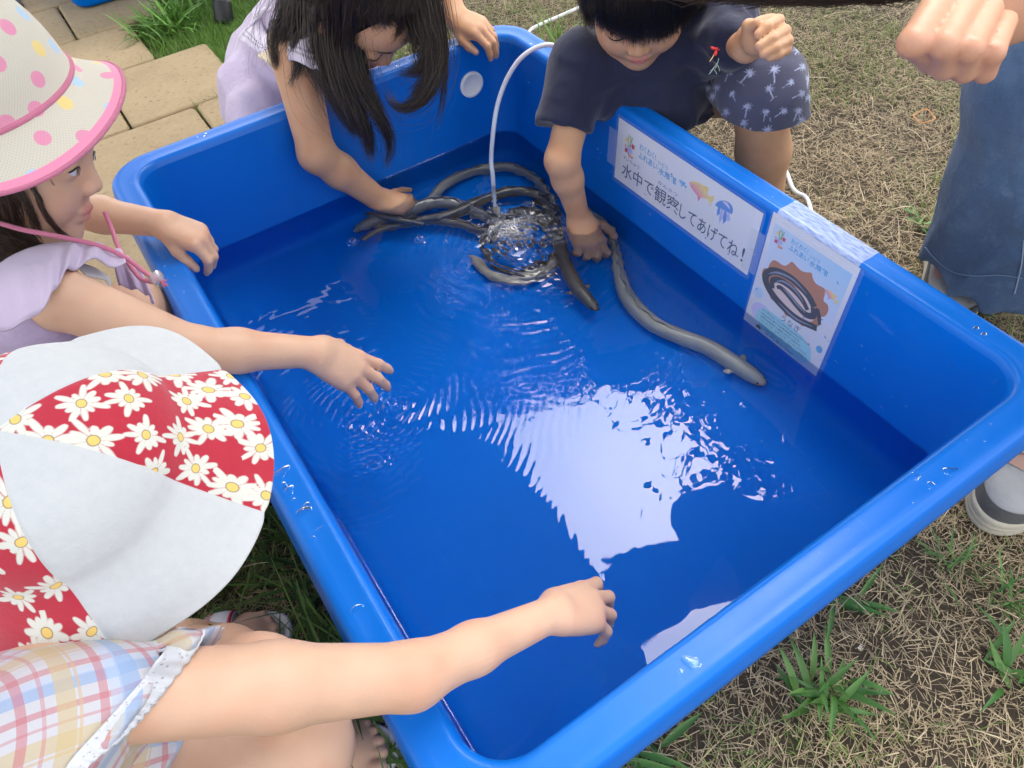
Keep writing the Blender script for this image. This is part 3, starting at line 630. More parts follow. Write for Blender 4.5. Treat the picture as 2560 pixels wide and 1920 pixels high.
def hand(wrist, fwd, dorsal, thumb_side, L=.112, curl=((20, 25, 15),)*4, spread=1.0, thumb=None, rwrist=.018, fat=1.0):
    """hand solid + nails; fwd to the knuckles, dorsal = back of the hand, thumb_side +1 / -1 along dorsal x fwd"""
    k = L/.115; f = norm(fwd); n = norm(np.asarray(dorsal, float)-f*np.dot(dorsal, f)); t = np.cross(n, f)*thumb_side; w = np.asarray(wrist, float)
    kn = [(.055, .0195, -.001), (.058, .0065, .0012), (.0545, -.0065, 0), (.048, -.0180, -.003)]; lens = [(.0275, .018, .0135), (.0305, .020, .014), (.028, .019, .0135), (.0215, .014, .0125)]
    rr = [(.0074, .0067, .0058), (.0075, .0068, .0060), (.0071, .0064, .0056), (.0063, .0057, .0051)]; sp = (7, 1.5, -4, -11)
    palm = [EL(w+f*.030*k-n*.003*k, (.034*k, .0125*k*fat, .0225*k), frame(f, n))]; fing = []; nails = []; knk = []
    for i in range(4):
        K = w+f*kn[i][0]*k+t*kn[i][1]*k+n*kn[i][2]*k; knk.append(K)
        palm.append(RC(w+f*.008*k+t*kn[i][1]*.62*k-n*.001, K-f*.004*k-n*.002*k, .0118*k*fat, .0094*k*fat))
        c, s_ = math.cos(math.radians(sp[i]*spread)), math.sin(math.radians(sp[i]*spread)); ff = f*c+t*s_; th = 0; P = K; pts = [K]; dirs = []
        for j in range(3):
            th += curl[i if len(curl) > 1 else 0][j]; d = ff*math.cos(math.radians(th))-n*math.sin(math.radians(th)); P = P+d*lens[i][j]*k; pts.append(P); dirs.append((d, ff*math.sin(math.radians(th))+n*math.cos(math.radians(th))))
        R = [x*k*fat for x in rr[i]]
        nodes = [RC(pts[0], pts[1], R[0]*1.05, R[1]*1.02), RC(pts[1], pts[2], R[1]*1.02, R[2]*1.02), RC(pts[2], pts[3]-dirs[2][0]*R[2]*.8, R[2], R[2]*.86)]
        fing.append(SM(nodes, .0025*k)); nails.append((pts[3]-dirs[2][0]*R[2]*.9+dirs[2][1]*R[2]*.8, R[2]*.80, dirs[2][1]))
    th = thumb or ((.55, .75, -.35), (.75, .55, -.35), (.85, .35, -.4))
    P = w+f*.012*k+t*.014*k-n*.004*k; pts = [P]
    for d, l in zip(th, (.026, .019, .015)): dv = norm(f*d[0]+t*d[1]+n*d[2]); P = P+dv*l*k; pts.append(P)
    nd = norm(n*.6+t*.8); tn = [RC(pts[0], pts[1], .0115*k*fat, .0085*k*fat), RC(pts[1], pts[2], .0083*k*fat, .0076*k*fat), RC(pts[2], pts[3], .0074*k*fat, .0062*k*fat)]
    fing.append(SM(tn, .004*k)); nails.append((pts[3]+nd*.004*k, .0055*k, nd))
    return FINGERS(SM(palm, .010*k), fing, .0055*k), nails, knk
def skin_cols(V, base, spots):
    c = np.tile(np.array(base, float), (len(V), 1)); c *= (1+.09*(vnoise(V*28, 41)-.5)+.07*(vnoise(V*90, 42)-.5))[:, None]; c *= 1+np.array([.0, -.10, -.12])*np.clip(vnoise(V*45, 43)*2-1.0, 0, 1)[:, None]
    for p, r, col, a in spots:
        w = a*np.clip(1.35-np.linalg.norm(V-np.asarray(p), axis=1)/r, 0, 1)**1.0; w = np.clip(w, 0, 1)[:, None]; c = c*(1-w)+np.array(col)*w
    return c
m = MT('skin'); cc = m.attr('col', 'Color'); n1 = m.noise(420, 2, .6)
m.pri(Base_Color=cc, Roughness=.47, Subsurface_Weight=.18, Specular_IOR_Level=.45)
m.b.inputs['Subsurface Radius'].default_value = (1.0, .35, .18); m.b.inputs['Subsurface Scale'].default_value = .006
m.bump(m.math('ADD', n1, m.math('MULTIPLY', m.noise(90, 3, .6), 2.0)), .22, .0007); M_SKIN = m.m
SK1 = (.645, .400, .270); SK2 = (.650, .360, .200); BLUSH = (.62, .25, .18); NAILC = (.70, .42, .34); LIP = (.50, .15, .13)
def head_solid(sol, c, Fw, Up, k=1.0, k2=.012):
    """child's head added to sol; returns local -> world function"""
    ax = frame(Fw, Up); W = lambda f, u, r: c+(ax[0]*f+ax[1]*u+ax[2]*r)*k
    E = lambda f, u, r, a, b, d: EL(W(f, u, r), (a*k, b*k, d*k), ax)
    sol.U(E(-.012, .022, 0, .088, .078, .071), .02); sol.U(E(.020, -.028, 0, .058, .068, .056), .03); sol.U([E(.040, -.034, s*.030, .034, .033, .031) for s in (1, -1)], .02)
    sol.U(RC(W(.056, -.080, 0), W(.05, -.078, 0), .019*k, .02*k), .022); sol.U(E(.040, .032, 0, .044, .045, .052), .02)
    sol.S([E(.094, .001, s*.031, .018, .011, .018) for s in (1, -1)], .014)
    sol.U([E(.0655, -.001, s*.031, .0135, .0120, .0150) for s in (1, -1)], .005)
    sol.U(RC(W(.074, .004, 0), W(.0865, -.022, 0), .0072*k, .0088*k), .010); sol.U([E(.0815, -.0265, s*.0095, .0085, .0068, .0068) for s in (1, -1)], .004)
    sol.U(E(.0750, -.0505, 0, .0100, .0054, .0180), .006); sol.U(E(.0735, -.0588, 0, .0095, .0060, .0155), .005); sol.S(E(.0900, -.0547, 0, .0130, .0012, .0175), .0022)
    sol.U([E(-.006, -.012, s*.0715, .018, .026, .0075) for s in (1, -1)], .006)
    return W
def face_spots(W, k=1.0):
    return [(W(.086, -.0505, 0), .0125*k, LIP, .75), (W(.083, -.060, 0), .0120*k, (.58, .20, .17), .75), (W(.082, -.0507, .009), .009*k, LIP, .6), (W(.082, -.0507, -.009), .009*k, LIP, .6)] + \
           [(W(.060, -.035, s*.040), .022*k, BLUSH, .22) for s in (1, -1)]+[(W(.090, -.028, 0), .010*k, BLUSH, .15)]
def strands(name, guides, n, r0, mat, parent, jit=.006, clump=.6, seed=0, taper=.25, seg=14, colA=(.012, .008, .006), colB=(.035, .022, .015)):
    """fine hair: every guide is (polyline, half width); strands spread about it and draw together towards the tip"""
    g = np.random.default_rng(seed); Vs, Fs, Cs, o = [], [], [], 0
    tot = sum(w for _, w in guides)
    for pts, w in guides:
        m_ = max(3, int(n*w/tot)); p = catmull(pts, 6); t0 = np.linspace(0, 1, len(p)); tt = np.linspace(0, 1, seg); p = np.stack([np.interp(tt, t0, p[:, k]) for k in range(3)], 1)
        T = np.gradient(p, axis=0); T /= np.linalg.norm(T, axis=1)[:, None]; vw = norm(CAM_C-p[len(p)//2]); S = np.cross(T, vw); S /= np.linalg.norm(S, axis=1)[:, None]+1e-9; Nn = np.cross(S, T)
        a = g.normal(0, .55, m_); b = g.normal(0, .4, m_); ln = g.uniform(.72, 1.0, m_); ph = g.uniform(0, 6.28, (m_, 2)); fr = g.uniform(1.5, 4, (m_, 2))
        spread = (1-clump*tt)[None]*w; tl = tt[None]*ln[:, None]
        Q = np.stack([np.interp(tl, tt, p[:, k]) for k in range(3)], 2)
        SS = np.stack([np.interp(tl, tt, S[:, k]) for k in range(3)], 2); NN = np.stack([np.interp(tl, tt, Nn[:, k]) for k in range(3)], 2)
        Q = Q+SS*(a[:, None]*spread+jit*tt[None]*np.sin(fr[:, :1]*tt[None]*3+ph[:, :1]))[..., None]+NN*(b[:, None]*spread+jit*tt[None]*np.sin(fr[:, 1:]*tt[None]*3+ph[:, 1:]))[..., None]
        rad = r0*(1-(1-taper)*tt**1.5)*1.0; k3 = np.array([[1, 0], [-.5, .87], [-.5, -.87]])
        ring = Q[:, :, None]+rad[None, :, None, None]*(SS[:, :, None]*k3[None, None, :, :1]+NN[:, :, None]*k3[None, None, :, 1:])
        V = ring.reshape(-1, 3); base = (np.arange(m_)*seg*3)[:, None]+o
        for i in range(seg-1):
            for j in range(3): Fs.append(base+np.array([[i*3+j, i*3+(j+1) % 3, i*3+3+(j+1) % 3, i*3+3+j]]))
        c = np.array(colA)+(np.array(colB)-np.array(colA))*g.uniform(0, 1, m_)[:, None]**2; Cs.append(np.repeat(c, seg*3, 0)); Vs.append(V); o += len(V)
    return mesh_obj(name, np.vstack(Vs), np.vstack(Fs), mat, parent, cols=np.vstack(Cs))
m = MT('hair'); m.pri(Base_Color=m.attr('col', 'Color'), Roughness=.38, Specular_IOR_Level=.6); M_HAIR = m.m
def lathe(C, A, prof, n=96, wob=None, ref=(0, 1, 0)):
    """surface of revolution about axis A through C; prof = (radius, height) pairs; wob(phi, i) adds (dr, dh)"""
    A = norm(A); e1 = norm(np.cross(A, ref)); e2 = np.cross(A, e1); ph = np.linspace(0, 2*np.pi, n, endpoint=False); V = []
    for i, (r, h) in enumerate(prof):
        dr, dh = wob(ph, i) if wob else (0, 0)
        V.append(C+A*(h+dh+0*ph)[:, None]+((r+dr)*np.cos(ph))[:, None]*e1+((r+dr)*np.sin(ph))[:, None]*e2)
    V = np.vstack(V); m_ = len(prof); I = np.arange(m_*n).reshape(m_, n); J = np.roll(I, -1, 1)
    F = np.stack([I[:-1], J[:-1], J[1:], I[1:]], -1).reshape(-1, 4)
    return V, F, np.tile(ph, m_), np.repeat(np.arange(m_), n)
def solidify(o, t, off=-1.0):
    md = o.modifiers.new('thickness', 'SOLIDIFY'); md.thickness = t; md.offset = off; return o
def drape(name, A, B, mat, parent, nu=60, nv=10, waves=0, amp=.004, bulge=.0, thick=.0016, bn=(0, 0, 1), uvs=(1, 1)):
    """cloth strip between two curves, with waves growing towards B"""
    A = catmull(A, 10); B = catmull(B, 10); t = np.linspace(0, 1, nu)
    f = lambda C: np.stack([np.interp(t, np.linspace(0, 1, len(C)), C[:, k]) for k in range(3)], 1)
    A, B = f(A), f(B); s = np.linspace(0, 1, nv); T = np.gradient(A*.5+B*.5, axis=0); Nn = np.cross(T, B-A); Nn /= np.linalg.norm(Nn, axis=1)[:, None]+1e-9
    sg = np.sign(np.einsum('ij,j->i', Nn, np.asarray(bn, float))); Nn *= np.where(sg == 0, 1, sg)[:, None]
    V = [A+(B-A)*x+Nn*((amp*np.sin(waves*2*np.pi*t)+amp*.5*np.sin(waves*3.7*t*2+1.3))*x+bulge*np.sin(np.pi*min(x*1.0, 1)))[:, None] for x in s]
    V = np.vstack(V); I = np.arange(nu*nv).reshape(nv, nu); F = np.stack([I[:-1, :-1], I[:-1, 1:], I[1:, 1:], I[1:, :-1]], -1).reshape(-1, 4)
    uv = np.stack([np.tile(t, nv)*uvs[0], np.repeat(s, nu)*uvs[1]], 1)
    return solidify(mesh_obj(name, V, F, mat, parent, uv=uv), thick, 0)
def folds(seed, amp, sc=(14, 14, 14)):
    sc = np.array(sc, float)
    def f(P):
        q = P*sc; w = np.c_[vnoise(q*.6, seed+1), vnoise(q*.6, seed+2), vnoise(q*.6, seed+3)]*2.2
        a = vnoise(q+w, seed); return (amp*(1-np.abs(2*a-1)*1.6)).astype(np.float32)
    return f
def person(name_label, loc): return thing('person', name_label, 'person', loc)
# ------------------------------------------------------------------ people
def adopt(root):
    for ch in root.children: ch.matrix_parent_inverse = Matrix.Translation(-root.location)
def body_mesh(sol, parent, spots=(), base=SK1, h=.0026, name='body', mat=None, clip=None):
    V, F = polygonize(sol, h, clip)
    return mesh_obj(name, V, F, mat or M_SKIN, parent, cols=skin_cols(V, base, spots) if mat is None else None)
def cloth(sol, name, mat, parent, h=.0034, clip=None):
    V, F = polygonize(sol, h, clip); return mesh_obj(name, V, F, mat, parent), V
def nail_spots(nails): return [(p, r*1.25, NAILC, .85) for p, r, n in nails]
def knuckle_spots(knk): return [(k, .011, (.63, .30, .22), .22) for k in knk]
def caster(obj, W):               # height of the face at (u, r), looking from in front of it
    d = W(-1, 0, 0)-W(0, 0, 0); d = d/np.linalg.norm(d)
    def at(u, r, lift):
        ok, loc, nr, ix = obj.ray_cast(Vector(W(.16, u, r)), Vector(d)); return (np.array(loc) if ok else W(.07, u, r))-d*lift
    return at
def eye(W, side, parent, k=1.0, look=(0, 0), closed=False):
    """white, iris and lash line of one eye, lying on the lids"""
    body = [c for c in parent.children if c.name.split('.')[0] == 'body'][0]; S = caster(body, W)
    u = np.linspace(-1, 1, 15); E0 = lambda a, b, lift=.0006: S(-.001+b*k, side*(.031+a*.0125), lift)
    if not closed:
        top = [E0(a, .0046*(1-a*a)-.0005+.0012*a) for a in u]; bot = [E0(a, -.0036*(1-a*a)-.0010+.0012*a) for a in u]
        V = top+[(p+q)/2+W(1, 0, 0)*.0006-W(0, 0, 0)*.0006 for p, q in zip(top, bot)]+bot; n = len(u)
        mesh_obj('eye', V, [(r*n+i, r*n+i+1, (r+1)*n+i+1, (r+1)*n+i) for r in (0, 1) for i in range(n-1)], M_EYEW, parent)
        P = []
        for t in np.linspace(0, 2*np.pi, 24, endpoint=False):
            aa = look[0]+.52*math.cos(t); b = max(min(.0062*math.sin(t)+look[1], .0045*(1-aa*aa)-.0005), -.0034*(1-aa*aa)-.0009); P.append(E0(aa, b+.0012*aa, .0024))
        mesh_obj('iris', P, [tuple(range(24))], M_IRIS, parent, smooth=False)
        v, f = sweep([E0(a, .0050*(1-a*a)-.0003+.0012*a, .0016) for a in u], np.concatenate([[.0004], np.full(13, .00105), [.0005]])*k, 6)
    else:
        v, f = sweep([E0(a, -.0030*(1-a*a)+.0004, .0006) for a in u], np.concatenate([[.0003], np.full(13, .0008), [.0003]])*k, 6)
    mesh_obj('eyelash', v, f, M_LASH, parent)
def brow(W, side, parent, k=1.0):
    body = [c for c in parent.children if c.name.split('.')[0] == 'body'][0]; S = caster(body, W)
    u = np.linspace(0, 1, 9); pts = [S(.0165+.004*math.sin(a*2.4), side*(.014+.031*a), .0003) for a in u]
    v, f = sweep(pts, .0020*k*np.array([.5, .9, 1, 1, .95, .85, .7, .45, .15]), 6, flat=(.4, .8)); mesh_obj('eyebrow', v, f, M_LASH, parent)
M_EYEW = flat_mat('eye_white', (.62, .60, .60), .2); M_IRIS = flat_mat('dark_iris', (.010, .007, .006), .08); M_LASH = flat_mat('lash_hair', (.016, .011, .009), .6)
def fabric(name, col, weave=900, wr=.5, amt=.25, rough=.9):
    m = MT(name); n1 = m.noise(11, 4, .6); n2 = m.noise(weave, 2, .6); n3 = m.noise(60, 3, .6)
    lo = tuple(c*.86 for c in col); hi = tuple(min(1, c*1.08) for c in col)
    c = m.mix(n1, lo, hi) if not hasattr(col, 'is_output') else col
    m.pri(Base_Color=c, Roughness=rough, Sheen_Weight=.25, Specular_IOR_Level=.2)
    n4 = m.noise(26, 3, .5)
    m.bump(m.math('ADD', m.math('ADD', m.math('MULTIPLY', n2, wr), m.math('MULTIPLY', n3, 1.5)), m.math('MULTIPLY', n4, 5)), min(1, amt*1.4), .0016); return m
M_LILAC = fabric('lilac_cotton', (.50, .40, .58), 700, .6, .5).m; M_LILACP = fabric('pale_lilac_cotton', (.57, .48, .63), 700, .6, .45).m
M_TEE = fabric('navy_jersey', (.024, .027, .058), 1200, .4, .25).m; M_CREAM = fabric('cream_vest', (.70, .58, .40), 900).m; M_TRIM = fabric('white_trim', (.74, .73, .73), 900).m
M_PCORD = fabric('pink_cord', (.80, .24, .38), 1500, 1.5, .6).m
m = MT('clear_bead'); m.pri(Base_Color=(.9, .9, .92), Roughness=.12, Transmission_Weight=.7, IOR=1.4); M_BEAD = m.m

# ============ girl in the polka-dot hat (left)
p = person('girl in pink-trimmed polka dot sun hat and lilac dress, seen in profile at the left', (-.22, .76, 0))
sol = SOLID(); Fw, Up = norm((.85, -.2, -.42)), (.42, .15, .88); _r0 = frame(Fw, Up)[2]; Fw = norm(Fw*math.cos(.24)+_r0*math.sin(.24)); nose = PX(262, 477, .86); U0 = frame(Fw, Up)[1]; HK = 1.06; hc = nose-Fw*.097*HK+U0*.027*HK
W = head_solid(sol, hc, Fw, Up, HK)
nb = np.array([-.150, .765, .415]); hip = np.array([-.34, .75, .16]); shR = PX(165, 750, .80); shL = np.array([-.14, .865, .40])
sol.U(RC(W(-.030, -.055, 0), nb, .040, .043), .02); sol.U(SM([RC(nb+(0, 0, -.03), hip, .068, .085), RC(shR+(-.02, .03, -.01), shL, .038, .038)], .03), .03)
elR, wrR = PX(505, 875, .865), PX(790, 880, .93)
sol.U(SM([RC(shR, elR+(-.01, .004, .004), .0330, .0275), RC(elR, elR*.7+wrR*.3, .0270, .0255), RC(elR*.7+wrR*.3, wrR, .0255, .0190)], .012), .02)
hR, nlR, knR = hand(wrR, PX(905, 938, .968)-wrR, (-.12, -.25, .95), 1, L=.124, curl=((6, 16, 10), (12, 18, 10), (16, 20, 12), (14, 22, 14)), spread=1.5, thumb=((.7, .5, -.5), (.85, .2, -.5), (.9, .1, -.45)))
sol.U(hR, .012)
elL, wrL = PX(110, 515, 1.06), PX(408, 560, 1.03)
sol.U(SM([RC(shL, elL, .030, .027), RC(elL, wrL*.5+elL*.5, .0265, .0245), RC(wrL*.5+elL*.5, wrL, .0245, .0185)], .012), .02)
hL, nlL, knL = hand(wrL, PX(505, 592, 1.035)-wrL, (.45, -.35, .8), -1, L=.112, curl=((48, 42, 20), (55, 45, 20), (58, 45, 20), (60, 45, 20)), spread=.6, thumb=((.75, .45, -.55), (.85, .15, -.6), (.85, .0, -.6)))
sol.U(hL, .012)
for s, ky, fy in ((1, .60, .60), (-1, .80, .82)):
    kn = np.array([-.055, ky, .265]); an = np.array([-.16, fy, .05]); sol.U([RC(hip+(0, -.05*s, 0), kn, .062, .046), RC(kn, an, .043, .03), RC(an, an+(.10, 0, -.03), .03, .02)], .02)
body_mesh(sol, p, face_spots(W)+nail_spots(nlR+nlL)+knuckle_spots(knR+knL)+[(elR, .03, (.60, .31, .20), .25)], clip=(np.array([-.42, .42, -.02]), np.array([.30, 1.08, .75])))
eye(W, 1, p, look=(-.25, 0)); eye(W, -1, p, look=(.25, 0)); brow(W, 1, p); brow(W, -1, p)
# hair under the hat, over cheek and neck
gd = []
for i, (r0, e) in enumerate([((-.02, .045, .072), (-.035, -.075, .066)), ((-.05, .04, .062), (-.075, -.08, .055)), ((-.075, .03, .04), (-.10, -.09, .04)), ((-.09, .03, .0), (-.115, -.08, .0)), ((.005, .045, .070), (-.012, -.05, .071)), ((-.09, .03, -.04), (-.11, -.09, -.03)), ((-.03, .06, .07), (-.06, -.10, .05))]):
    a, b = np.array(r0)*[1, 1, 1.12], np.array(e)*[1, 1, 1.14]; gd.append(([W(*(a+(b-a)*t+np.array([-.01, 0, .006])*math.sin(3.1*t))) for t in (0, .35, .7, 1)], .022))
strands('hair', gd, 7000, .00055, M_HAIR, p, seed=3, clump=.30, colA=(.03, .017, .011), colB=(.10, .055, .035))
gd = [([W(.03, .02, .064), W(.045, -.02, .055), W(.035, -.06, .050), W(.01, -.085, .045)], .010), ([W(.0, .02, .073), W(.02, -.03, .070), W(.02, -.07, .058), W(.03, -.105, .03)], .012), ([W(.05, .02, .058), W(.062, -.025, .045), W(.055, -.055, .042)], .006)]
strands('loose_hair', gd, 26, .00030, M_HAIR, p, seed=4, clump=.1, jit=.004, colA=(.05, .03, .02), colB=(.10, .06, .04))
dg = bpy.context.evaluated_depsgraph_get(); dg.update()
def onface(u, v, lift, df):
    best = 9
    for o in p.children:
        if o.name.split('.')[0] == 'body':
            ok, loc, nr, ix = o.ray_cast(Vector(CAM_C), Vector(norm(ray(u, v))))
            if ok: best = min(best, (np.array(loc)-CAM_C)@CAM_M[2])
    return PX(u, v, (best if best < 1.0 else df)-lift)
tl = [[(-60, 430), (-12, 470), (22, 510), (40, 555), (45, 600)], [(-80, 450), (-40, 490), (-5, 540), (5, 590)], [(-10, 440), (40, 470), (70, 515), (86, 555), (104, 590)], [(-80, 500), (-40, 550), (-15, 600), (20, 640)], [(60, 440), (90, 480), (112, 530), (150, 580), (190, 605)]]
strands('side_hair', [([onface(u, v, .005, .86) for u, v in q], w) for q, w in zip(tl, (.010, .014, .004, .014, .0022))], 1300, .00042, M_HAIR, p, seed=14, clump=.35, jit=.003, colA=(.035, .020, .013), colB=(.11, .065, .042))
tl = [[(-60, 560), (0, 585), (50, 605), (95, 640), (120, 668)], [(-60, 590), (-10, 610), (40, 640), (80, 672)]]
strands('neck_hair', [([onface(u, v, .006, .88) for u, v in q], .016) for q in tl], 1600, .0005, M_HAIR, p, seed=15, clump=.4, jit=.003, colA=(.03, .017, .011), colB=(.08, .045, .03))
# hat
HA = norm((-.0406, .0024, 1)); HC = np.array([-.0674, .7908, .5975]); e1 = norm(np.cross(HA, (0, 1, 0))); e2 = np.cross(HA, e1)
prof = [(max(.0005, .0932*math.sin(a)**1.08), .1263*math.cos(a)) for a in np.linspace(.0, 1.5, 14)]+[(.0942, .001), (.0962, -.003), (.102, -.011), (.110, -.019), (.118, -.026), (.125, -.0315), (.1305, -.036)]
pr = np.array(prof); tt = np.r_[0, np.cumsum(np.linalg.norm(np.diff(pr, axis=0), axis=1))]; fine = np.linspace(0, tt[-1], 96); pr = np.c_[np.interp(fine, tt, pr[:, 0]), np.interp(fine, tt, pr[:, 1])]
def hw(ph, i):
    s = max(0, (i-78)/17); return .0045*s*np.sin(2*ph+2.3)+.0022*s*np.sin(5*ph), .012*s*np.maximum(0, np.cos(ph-phi_tip))**6-.004*s*np.cos(3*ph+1)
tipd = PX(325, 195, .82)-HC; phi_tip = math.atan2(tipd@e2, tipd@e1)
V, F, ph, ri = lathe(HC, HA, pr, 420, hw)
g = np.random.default_rng(12); dots = []
for a in range(5000):
    i = g.integers(0, len(V)); c = V[i]
    if all(np.linalg.norm(c-d) > .0265 for d, _ in dots): dots.append((c, g.integers(0, 4)))
sd = np.full(len(V), 9.0); ci = np.zeros(len(V))
for c, k in dots:
    d = np.linalg.norm(V-c, axis=1)-.0076; ci = np.where(d < sd, k, ci); sd = np.minimum(sd, d)
pal = np.array([(.76, .28, .42), (.80, .62, .22), (.76, .28, .42), (.42, .60, .78)])
L_ = fine[ri]; bw = tt[-1]-.0095
cols = pal[ci.astype(int)]
m = MT('polka_mesh_fabric'); base = (.63, .585, .48); dot = m.step(m.attr('sd'), 0, .0005); uv = m.coord('UV'); sx = m.n('SeparateXYZ'); m.L(uv, sx.inputs[0])
hx = m.math('SINE', m.math('MULTIPLY', sx.outputs[0], 6.2832*190)); hy = m.math('SINE', m.math('MULTIPLY', sx.outputs[1], 6.2832/.0038)); hole = m.math('GREATER_THAN', m.math('MULTIPLY', hx, hy), .42)
c = m.mix(dot, base, m.attr('col', 'Color')); c = m.mix(m.math('MULTIPLY', hole, .30), c, (.36, .32, .27)); c = m.mix(m.step(m.attr('edge'), 0, .0004), c, (.86, .27, .42))
m.pri(Base_Color=c, Roughness=.85, Sheen_Weight=.2); m.bump(m.math('MULTIPLY', hole, -1.0), .4, .0006)
hat = mesh_obj('sun_hat', V, F, m.m, p, uv=np.c_[ph/(2*np.pi), L_], attrs=dict(sd=sd, edge=bw-L_), cols=cols); solidify(hat, .0016, -1)
ring = [HC+e1*.0955*math.cos(a)+e2*.0955*math.sin(a)+HA*.0005 for a in np.linspace(0, 2*np.pi, 65)]
v, f = sweep(ring, .0031, 8, caps=False); mesh_obj('hat_piping', v, f, M_PCORD, hat)
re = pr[-1]; 
I = np.where(ri == 95)[0]; v, f = sweep(np.vstack([V[I], V[I[:1]]]), .0026, 8, caps=False); mesh_obj('hat_binding', v, f, M_PCORD, hat)
cord = [PX(-10, 555, .78), PX(60, 575, .79), PX(150, 592, .81), PX(250, 615, .83), PX(315, 645, .85), PX(365, 683, .86), PX(398, 702, .86)]
v, f = sweep(catmull(cord, 8), .0027, 8); mesh_obj('chin_cord', v, f, M_PCORD, hat)
cord = [PX(262, 530, .90), PX(280, 575, .90), PX(300, 625, .89), PX(345, 690, .875), PX(372, 703, .87), PX(405, 704, .865)]
v, f = sweep(catmull(cord, 8), .0027, 8); mesh_obj('chin_cord', v, f, M_PCORD, hat)
a, b = PX(380, 702, .862), PX(402, 686, .86); v, f = sweep([a, a*.9+b*.1, a*.55+b*.45, a*.5+b*.5, a*.3+b*.7, a*.05+b*.95, b], [.001, .0066, .007, .0062, .007, .0066, .002], 14); mesh_obj('cord_toggle', v, f, M_BEAD, hat)
g = np.random.default_rng(2); v, f = join([sweep([PX(403, 702, .862), PX(412+g.uniform(-6, 8), 706+g.uniform(-8, 14), .862)], .0009, 5) for _ in range(16)]); mesh_obj('cord_tassel', v, f, M_PCORD, hat)
# dress
d = SOLID(); d.U(SM([RC(nb+(-.02, 0, -.035), hip, .083, .108), RC(shR+(-.035, .035, -.02), shL+(-.03, -.01, -.02), .046, .044), RC(hip, np.array([-.10, .62, .25]), .085, .066), RC(hip, np.array([-.10, .80, .25]), .085, .066)], .03), .02)
d.S(RC(shR+(shR-elR)*.05, elR, .0350, .031), .006); d.S(RC(nb, W(-.03, -.05, 0), .046), .01); d.disp = folds(5, .0042, (22, 22, 11))
cloth(d, 'dress', M_LILAC, p, clip=(np.array([-.45, .45, -.02]), np.array([.05, 1.0, .6])))
A = [PX(-40, 690, .74), PX(30, 640, .77), PX(105, 612, .81), PX(180, 606, .85), PX(235, 615, .875), PX(275, 640, .885)]
B = [PX(-60, 835, .70), PX(50, 812, .715), PX(112, 765, .735), PX(150, 700, .762), PX(205, 660, .80), PX(315, 658, .845)]
drape('sleeve_ruffle', A, B, M_LILACP, p, 90, 16, 5, .0035, .012, bn=(0, -.3, 1))
A = [PX(285, 640, .90), PX(320, 640, .91), PX(340, 670, .91)]; B = [PX(300, 715, .90), PX(355, 730, .90), PX(388, 755, .90)]
drape('sleeve_ruffle', A, B, M_LILAC, p, 50, 12, 3, .006, .006, bn=(0, -.5, 1))
A = [PX(170, 655, .83), PX(225, 665, .855), PX(270, 690, .87)]; B = [PX(215, 690, .83), PX(262, 700, .85), PX(275, 720, .86)]
drape('armhole_facing', A, B, M_TRIM, p, 30, 6, 0, 0, .002)
v, f = sweep(catmull([PX(8, 800, .716), PX(45, 730, .74), PX(85, 672, .772), PX(130, 632, .812), PX(170, 618, .842)], 14), .0014+.0005*np.sin(np.arange(57)*1.7), 6); mesh_obj('gathering_seam', v, f, M_LILAC, p)
adopt(p)

# ============ child in the daisy hat (front left)
p = person('child in white and red daisy-print hat and plaid dress crouching at the front left', (-.25, .28, 0))
sol = SOLID(); HC = np.array([-.1123, .3144, .5513]); HA = norm((-.0941, -.2404, 1)); hc = HC-HA*.062
W = head_solid(sol, hc, (.92, .05, -.30), (.3, -.25, .9))
shR = PX(285, 1745, .49); elR = PX(1030, 1690, .585); wrR = PX(1385, 1532, .688); shL = np.array([-.165, .40, .42]); nb = np.array([-.165, .295, .445]); hip = np.array([-.35, .26, .15])
sol.U(RC(W(-.03, -.05, 0), nb, .040, .043), .02); sol.U(SM([RC(nb+(0, 0, -.03), hip, .07, .09), RC(shR+(-.03, .02, 0), shL, .036, .036)], .03), .03)
mid = elR*.60+wrR*.40
sol.U(SM([RC(shR, shR*.5+elR*.5, .0295, .0305), RC(shR*.5+elR*.5, elR, .0295, .0250), RC(elR, mid, .0245, .0205), RC(mid, wrR, .0205, .0158)], .012), .02)
hR, nlR, knR = hand(wrR, PX(1488, 1510, .724)-wrR, (-.16, .02, .95), 1, L=.112, curl=((8, 34, 20), (14, 38, 22), (22, 42, 24), (30, 44, 26)), spread=1.7, thumb=((.85, .22, -.6), (.9, -.05, -.5), (.9, -.15, -.5)))
sol.U(hR, .012)
kneeR, kneeL = np.array([-.083, .152, .285]), PX(640, 1725, .655); anR, anL = np.array([-.135, .232, .055]), np.array([-.185, .432, .055])
for kn, an, hy in ((kneeR, anR, -.06), (kneeL, anL, .06)): sol.U(SM([RC(hip+(0, hy, 0), kn, .070, .047), RC(kn, kn*.6+an*.4, .044, .042), RC(kn*.6+an*.4, an, .040, .026)], .015), .02)
feet = []
def foot(tip, dr, an):
    dr = norm((*dr, 0)); s = np.array([dr[1], -dr[0], 0]); ball = tip-dr*.040+(0, 0, .028); nodes = [RC(an, ball, .028, .017), RC(an, tip-dr*.15+(0, 0, .034), .028, .022), EL(ball-dr*.005, (.03, .034, .014), np.stack([dr, s, (0, 0, 1)]))]
    out = []
    for k, (lat, bk, r) in enumerate(((.024, .010, .0098), (.009, .007, .0080), (-.004, .010, .0074), (-.016, .016, .0070), (-.026, .024, .0066))): out.append(RC(ball+s*lat*.9+(0, 0, -.004), tip-dr*bk+s*lat+(0, 0, .026), r, r))
    return nodes, out, dr, s
